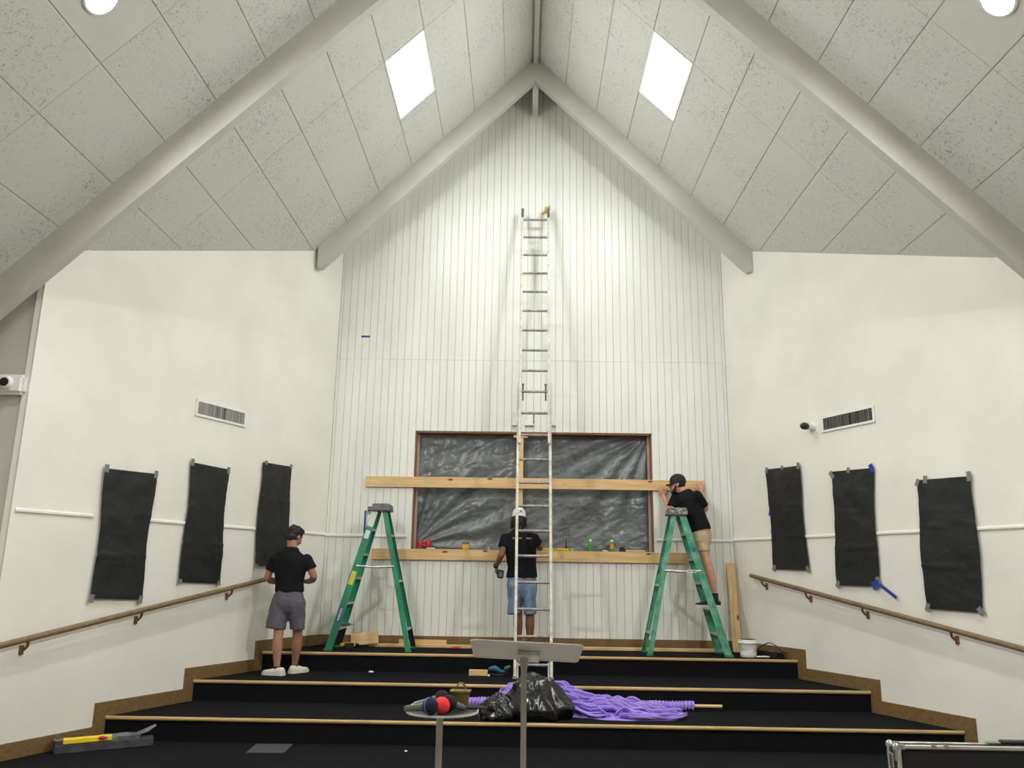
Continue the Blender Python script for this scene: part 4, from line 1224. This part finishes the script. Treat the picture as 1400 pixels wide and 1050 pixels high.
# middle step: pine block, teal drill, scrap
b = B(); b.box2((-.585, 9.745, 2 * RISE), (-.372, 9.785, 2 * RISE + .066)); b.bevel(.004); tag(b.out('wood_block', 'lumber'), 'short pine block on the middle step beside the teal drill', 'block')
tt = thing('cordless_drill', (-.25, 9.76, 2 * RISE), 'teal drill on the middle step beside the pine block', 'drill')
b = B(); b.tube([(-.345, 9.77, 2 * RISE + .075), (-.29, 9.77, 2 * RISE + .082), (-.25, 9.77, 2 * RISE + .06)], [.024, .034, .028], 14, round_caps=True); b.out('motor_housing', 'teal', tt, smooth=60)
b = B(); b.tube([(-.28, 9.77, 2 * RISE + .055), (-.17, 9.76, 2 * RISE + .045)], [(.02, .022)] * 2, 12); b.out('grip', 'teal', tt, smooth=60)
b = B(); b.box((-.155, 9.755, 2 * RISE + .045), (.05, .085, .088)); b.bevel(.008); b.out('battery', 'black', tt)
b = B(); b.tube([(-.17, 9.755, 2 * RISE + .085), (-.13, 9.755, 2 * RISE + .102)], [(.018, .02)] * 2, 10, round_caps=True); b.out('battery_latch', 'green_worn', tt, smooth=60)
b = B(); b.box((-.27, 9.745, 2 * RISE + .012), (.16, .03, .024)); b.bevel(.004); b.out('base_strip', 'black', tt)
b = B(); b.lathe([(.011, 0), (.014, .006), (.008, .02), (0, .022)], (-.358, 9.735, 2 * RISE), seg=12); tag(b.out('screw_cap', 'white', smooth=60), 'tiny white cap between the pine block and the teal drill', 'cap')
b = B(); b.ball((-1.715, 9.86, 2 * RISE + .012), (.032, .022, .012), None, 2); tag(b.out('paper_scrap', 'white', smooth=180), 'white scrap on the middle step left of the pine block', 'scrap')
b = B(); b.ball((-1.0, 7.72, .008), (.014, .012, .008), None, 2); tag(b.out('paper_scrap', 'white', smooth=180), 'tiny white crumb on the floor before the lowest step', 'scrap')
b = B(); b.box((-2.21, 7.75, .004), (.325, .36, .008), Matrix.Rotation(.06, 3, 'Z')); tag(b.out('floor_plate', 'patch'), 'flat dark grey square on the floor left of centre', 'plate')

# ------------------------------------------------------------------ bin bags, purple curtain, rod on the lowest step
def bag(c, r, seed, lab, name='bin_bag', lean=(0, 0), amp=1.0):
    b = B(); b.ball((0, 0, 0), 1.0, None, 6)
    for v in b.bm.verts:
        p = v.co.copy()
        d = 1.0
        n1 = noise.noise(p * 1.7 + V((seed, 0, 0)))
        rd = 1 - abs(noise.noise(V((p.x * 2.2, p.y * 2.2, p.z * 1.2)) + V((0, seed, 0))))
        rd2 = 1 - abs(noise.noise(p * 6.5 + V((0, 0, seed))))
        d += amp * (.17 * n1 + .20 * (rd - .7) + .030 * (rd2 - .7))
        z = p.z
        taper = 1.0 - .42 * max(0, z) ** 1.5
        q = V((p.x * taper, p.y * taper, max(z, -.32))) * d
        q.z = max(q.z, -.32)
        v.co = V((c[0] + q.x * r[0] + lean[0] * max(0, q.z), c[1] + q.y * r[1] + lean[1] * max(0, q.z), c[2] + (q.z + .32) * r[2]))
    return tag(b.out(name, 'bag', smooth=180), lab, 'bag')
bag((.165, 8.36, RISE), (.33, .27, .30), 2.0, 'large shiny black bin bag slumped on the lowest step', lean=(-.03, .06))
bag((-.20, 8.27, RISE), (.20, .19, .165), 7.3, 'smaller shiny black bin bag leaning on the large one', amp=1.15)

tt = thing('purple_curtain', (.6, 8.6, RISE), 'purple curtain heaped on the lowest step, gathered on a wooden rod', 'curtain')
def folds(stations, n, seed, lmin, lmax, base=True):
    """a heap of overlapping cloth folds lying over a mound"""
    rg = random.Random(seed)
    xs0, xs1 = stations[0][0], stations[-1][0]
    def st(x):
        x = min(max(x, xs0), xs1)
        for a, c in zip(stations, stations[1:]):
            if a[0] <= x <= c[0]:
                k = (x - a[0]) / (c[0] - a[0])
                return [a[i] + (c[i] - a[i]) * k for i in (1, 2, 3)]
    def mz(x, y):
        y0, y1, h = st(x)
        v = min(max((y - y0) / (y1 - y0), 0), 1)
        return RISE + h * min(1, v / .62) ** .75 * min(1, (1 - v) * 6) ** .5
    b = B()
    nx, ny = 60, 14
    g = []
    for i in range(nx + 1):
        x = xs0 + (xs1 - xs0) * i / nx
        y0, y1, h = st(x)
        g.append([b.bm.verts.new((x, y0 + (y1 - y0) * j / ny, max(RISE + .008, mz(x, y0 + (y1 - y0) * j / ny) - .034))) for j in range(ny + 1)])
    lo = [[b.bm.verts.new((v.co.x, v.co.y, RISE + .002)) for v in r] for r in g]
    for i in range(nx):
        for j in range(ny):
            b.bm.faces.new([g[i][j], g[i + 1][j], g[i + 1][j + 1], g[i][j + 1]])
            b.bm.faces.new([lo[i][j + 1], lo[i + 1][j + 1], lo[i + 1][j], lo[i][j]])
    for i in range(nx):
        for j in (0, ny):
            b.bm.faces.new([g[i][j], g[i + 1][j], lo[i + 1][j], lo[i][j]])
    for j in range(ny):
        for i in (0, nx):
            b.bm.faces.new([g[i][j], g[i][j + 1], lo[i][j + 1], lo[i][j]])
    for k in range(n):
        xa = rg.uniform(xs0 + .02, xs1 - .2)
        y0, y1, h = st(xa)
        ya2 = y0 + (y1 - y0) * rg.uniform(.12, .85)
        ln = rg.uniform(lmin, lmax)
        dy = rg.uniform(-.28, .10)
        wv = rg.uniform(-.05, .05)
        r0 = rg.uniform(.012, .027)
        pts, rs = [], []
        m = 9
        for i in range(m + 1):
            u = i / m
            x = xa + ln * u
            if x > xs1: break
            q0, q1, hh = st(x)
            y = min(max(ya2 + dy * ln * u * 2 + wv * math.sin(u * 5), q0 + .015), q1 - .03)
            e = math.sin(math.pi * min(1, max(.06, u * .88 + .1))) ** .7
            rr = r0 * e
            pts.append(V((x, y, max(RISE + rr * .8, mz(x, y) + rr * .55 - .014 + .012 * math.sin(u * 7 + k)))))
            rs.append((rr * 2.7, max(.006, rr * .75)))
        if len(pts) > 3:
            b.tube(pts, rs, 10, ax=(rg.uniform(-.3, .3), .75, -.65 + rg.uniform(-.5, .6)), round_caps=True)
    return b
folds([(.22, 8.42, 8.92, .235), (.36, 8.40, 8.95, .255), (.52, 8.36, 8.95, .205), (.66, 8.33, 8.95, .145), (.80, 8.24, 8.93, .125), (1.0, 8.22, 8.91, .105), (1.2, 8.24, 8.91, .085), (1.38, 8.26, 8.90, .05), (1.5, 8.32, 8.88, .025), (1.62, 8.50, 8.86, .012)], 84, 11, .16, .5).out('heaped_cloth', 'purple', tt, smooth=180)
folds([(-.26, 8.60, 8.80, .05), (-.16, 8.52, 8.86, .17), (-.05, 8.48, 8.92, .23), (.1, 8.5, 8.92, .24)], 22, 5, .10, .22).out('heaped_cloth', 'purple', tt, smooth=180)
def ruche(x0, x1, r, seed):
    b = B(); n = int((x1 - x0) / .006)
    pts, rs = [], []
    rings = []
    for i in range(n + 1):
        x = x0 + (x1 - x0) * i / n
        ring = []
        for k in range(20):
            a = 2 * math.pi * k / 20
            rr = r * (1 + .22 * math.sin(i * 1.15 + 1.4 * math.sin(a + seed) + 3 * noise.noise(V((x * 9, a, seed)))) + .25 * noise.noise(V((x * 7, math.cos(a), math.sin(a) + seed))))
            ring.append(V((x + .006 * math.sin(a * 2 + i), 8.885 + rr * math.cos(a), max(RISE + .003, RISE + .05 + rr * 1.1 * math.sin(a)))))
        rings.append(ring)
    b.loft(rings)
    return b
ruche(1.22, 1.77, .037, 2).out('gathered_sleeve', 'purple', tt, smooth=180)
ruche(-.90, -.14, .040, 5).out('gathered_sleeve', 'purple', tt, smooth=180)
b = B(); b.tube([(-.99, 8.885, RISE + .05), (2.06, 8.885, RISE + .05)], .0165, 16); tag(b.out('curtain_rod', 'lumber', smooth=60), 'pale wooden rod sticking out of the purple curtain', 'rod')

# ------------------------------------------------------------------ foreground stands
tt = thing('music_stand', (.02, 3.74, 0), 'silver music stand with flat tray in front of the steps', 'music stand')
ta, tb = V((0, 3.60, 1.268)), V((0, 3.85, 1.176))
tr_ = (ta - tb).normalized(); tn = V((1, 0, 0)).cross(tr_)
if tn.z > 0: tn = -tn
b = B()
def trp(x, k): return tb.lerp(ta, k) + V((x, 0, -.0075 * (x / .23) + 0))
cut = .012
out = [(-.208 + cut, 0), (.255 - cut, 0), (.255, .05), (.262, .95), (.262 - cut, 1), (-.208 + cut, 1), (-.212, .95), (-.208, .05)]
b.prism([trp(x, k) for x, k in out], -tn * .004)
tray = b.out('tray', 'tray', tt)
b = B()
ed = [trp(x, k) for x, k in out]
for p, q in zip(ed, ed[1:] + ed[:1]):
    b.tube([p, q], .0035, 6)
b.out('tray_rim', 'alu', tray, smooth=60)
b = B(); cc = tb.lerp(ta, .32) + V((.035, 0, 0))
rotT = Matrix((V((1, 0, 0)), tr_, V((1, 0, 0)).cross(tr_))).transposed()
b.box(cc + tn * .012, (.095, .11, .022), rotT); b.bevel(.003); b.out('mounting_plate', 'alu', tt)
b = B(); b.tube([(.015, 3.76, 1.20), (.015, 3.76, 1.14), (.016, 3.76, .72), (.018, 3.76, .05)], [.022, .0135, .0125, .0125], 18); b.out('pole', 'pole', tt, smooth=50)
b = B(); b.lathe([(.17, 0), (.17, .012), (.06, .03), (.02, .055), (.0, .055)], (.018, 3.76, 0), seg=32); b.out('base', 'chrome', tt, smooth=40)

TZ = 1.040
tt = thing('tray_stand', (-.295, 3.30, 0), 'small round tray on a metal pole, holding microphones', 'stand')
b = B(); b.lathe([(0, -.005), (.133, -.005), (.136, -.002), (.136, 0), (.0, 0)], (-.295, 3.30, TZ), seg=48); b.out('disc', 'disc', tt, smooth=40)
b = B(); b.ring([(.134, -.006), (.138, -.006), (.138, .002), (.134, .002)], (-.295, 3.30, TZ), (0, 0, 1), 48); b.out('rim', 'disc_rim', tt, smooth=40)
b = B(); b.tube([(-.302, 3.28, TZ - .006), (-.302, 3.28, TZ - .03), (-.302, 3.28, .7), (-.302, 3.28, .04)], [.022, .013, .0115, .0115], 18); b.out('pole', 'pole', tt, smooth=50)
b = B(); b.lathe([(.15, 0), (.15, .012), (.05, .03), (.018, .05), (0, .05)], (-.302, 3.28, 0), seg=32); b.out('base', 'black_metal', tt, smooth=40)
def mic(tail, head, m, lab, band=None):
    tail, head = V(tail), V(head)
    d = (head - tail).normalized()
    tt = thing('microphone', tail.lerp(head, .5), lab, 'microphone')
    b = B(); b.tube([tail, tail.lerp(head, .5), head - d * .018], [.011, .014, .018], 16, round_caps=True); b.out('body', 'mic_grey', tt, smooth=60)
    b = B(); b.ball(head, (.031, .031, .031), None, 3); b.out('foam_windscreen', m, tt, smooth=180)
    if band:
        b = B(); b.ring([(.0316, -.004), (.0326, -.004), (.0326, .004), (.0316, .004)], head, d, 28); b.out('band', band, tt, smooth=60)
    if band:
        b = B(); b.box(tail + d * .03 + V((0, 0, .012)), (.012, .008, .004)); b.out('switch', 'yellow_label', tt)  # highlight on the microphone tail, painted as a small yellow block
mic((-.425, 3.25, TZ + .012), (-.330, 3.185, TZ + .031), 'navy_foam', 'grey microphone with navy foam head on the round tray', 'label_blue')
mic((-.300, 3.315, TZ + .012), (-.290, 3.205, TZ + .031), 'red_foam', 'microphone with bright red foam head on the round tray')
mic((-.405, 3.345, TZ + .012), (-.305, 3.375, TZ + .031), 'black_foam', 'grey microphone with black foam head, rear left on the round tray')
mic((-.215, 3.295, TZ + .012), (-.268, 3.262, TZ + .031), 'black_foam', 'microphone with black foam head behind the red one')
tt = thing('brass_basket', (-.232, 3.36, TZ), 'small brass basket with looped handles on the round tray', 'basket')
b = B(); b.loft([[V((-.232 + sx * w_, 3.37 + sy * w_ * .8, TZ + z)) for sx, sy in ((-1, -1), (1, -1), (1, 1), (-1, 1))] for z, w_ in ((.006, .028), (.058, .034), (.060, .040), (.064, .040), (.066, .028))]); b.out('box', 'brass', tt)
b = B()
for q in (-1, 1):
    b.tube([V((-.232 + .02 * math.cos(a), 3.37 + q * .015, TZ + .062 + .028 * math.sin(a))) for a in [math.pi * k / 10 for k in range(11)]], .0022, 6)
b.out('handles', 'brass', tt, smooth=60)
b = B(); b.box((-.20, 3.365, TZ + .003), (.13, .06, .006)); b.out('foot_plate', 'black_metal', tt)

# road case, lower right
tt = thing('road_case', (2.25, 4.1, 0), 'black road case with aluminium edges in the lower right corner', 'case')
cx0, cx1, cy0, cy1, cz = 1.655, 2.85, 3.90, 3.985, .836
b = B(); b.box2((cx0 + .012, cy0 + .008, 0), (cx1, cy1 - .008, cz - .008)); b.out('panel', 'dark', tt)
for y in (cy0, cy1 - .014):
    b = B(); b.box2((cx0 + .04, y, cz - .017), (cx1, y + .014, cz)); b.bevel(.003); b.out('edge_rail', 'alu', tt)
b = B(); b.box2((cx0 + .012, cy0 - .002, .0), (cx0 + .030, cy0 + .014, cz - .016)); b.bevel(.003); b.out('edge_rail', 'alu', tt)
b = B(); b.box2((cx0, cy1 - .022, .0), (cx0 + .016, cy1 - .006, cz - .016)); b.bevel(.003); b.out('edge_rail', 'alu', tt)
b = B(); b.box2((cx0 + .004, cy0 + .014, cz - .016), (cx0 + .03, cy1 - .014, cz - .002)); b.bevel(.003); b.out('edge_rail', 'alu', tt)
for y in (cy0 + .010, cy1 - .010):
    b = B(); b.ball((cx0 + .013, y, cz - .010), .018, None, 3)
    b.box((cx0 + .03, y, cz - .009), (.04, .018, .02)); b.box((cx0 + .010, y, cz - .04), (.016, .02, .055)); b.out('ball_corner', 'chrome', tt, smooth=50)
b = B(); b.box((cx0 + .006, (cy0 + cy1) / 2, cz - .07), (.014, .036, .06)); b.bevel(.003); b.out('side_latch', 'chrome', tt)
for x in (1.83, 1.885):
    b = B(); b.box((x, cy0 + .006, cz - .004), (.022, .022, .012), Matrix.Rotation(.3, 3, 'Y')); b.out('latch', 'chrome', tt)
b = B(); b.box2((2.16, cy1 - .03, cz - .002), (2.60, cy1, cz + .016)); b.bevel(.005); b.out('handle_bar', 'black', tt)
b = B(); b.box2((2.10, cy1 - .025, cz - .002), (2.16, cy1, cz + .008)); b.bevel(.003); b.out('hinge', 'chrome', tt)

# film wrapped package by the left wall
pk0, pk1 = V((-3.93, 7.38, 0)), V((-3.28, 7.82, 0))
d = (pk1 - pk0).normalized(); s_ = V((-d.y, d.x, 0)); ln = (pk1 - pk0).length
tt = thing('package', (pk0 + pk1) / 2, 'grey film wrapped package with yellow label by the left skirting', 'package')
def crump(b, amp, sc):
    for v in b.bm.verts:
        n = V((noise.noise(v.co * sc), noise.noise(v.co * sc + V((9, 0, 0))), noise.noise(v.co * sc + V((0, 9, 0)))))
        v.co += n * amp
        v.co.z = max(v.co.z, .002)
def slab(u0, u1, w0, w1, z0, z1, m, nm, amp, n=26, tt=tt):
    b = B(); g = [[V((0, 0, 0))]]
    rings = []
    for i in range(n + 1):
        u = u0 + (u1 - u0) * i / n
        o = pk0 + d * u
        rings.append([o + s_ * w + V((0, 0, z)) for w, z in ((w0, z0), ((w0 + w1) / 2, z0), (w1, z0), (w1, (z0 + z1) / 2), (w1, z1), ((w0 + w1) / 2, z1 + .01), (w0, z1), (w0, (z0 + z1) / 2))])
    b.loft(rings); crump(b, amp, 16)
    return b.out(nm, m, tt, smooth=40)
slab(0, ln, 0, .15, .0, .062, 'dark_bag', 'lower_bundle', .008)
slab(.0, ln * .86, .03, .16, .06, .098, 'grey_bag', 'film_wrap', .012)
b = B()
ux = pk0 + d * ln * .83 + s_ * .09 + V((0, 0, .09))
b.loft([[ux + s_ * .05, ux - s_ * .05, ux + V((0, 0, .02))], [ux + d * .09 + s_ * .03 + V((0, 0, .02)), ux + d * .09 - s_ * .03 + V((0, 0, .02)), ux + d * .09 + V((0, 0, .05))], [ux + d * .16 + s_ * .02 + V((0, 0, .06)), ux + d * .16 - s_ * .01 + V((0, 0, .06)), ux + d * .15 + V((0, 0, .075))]]); b.out('film_tail', 'grey_bag', tt, smooth=60)
lb = slab(.06, .44, .012, .075, .072, .106, 'yellow_label', 'paper_label', .003)
lb['label'] = 'yellow label'
b = B(); q = pk0 + d * .36 + s_ * .02 + V((0, 0, .098))
b.ball(q, (.05, .03, .014), None, 2); b.out('red_print', 'red', tt, smooth=180)
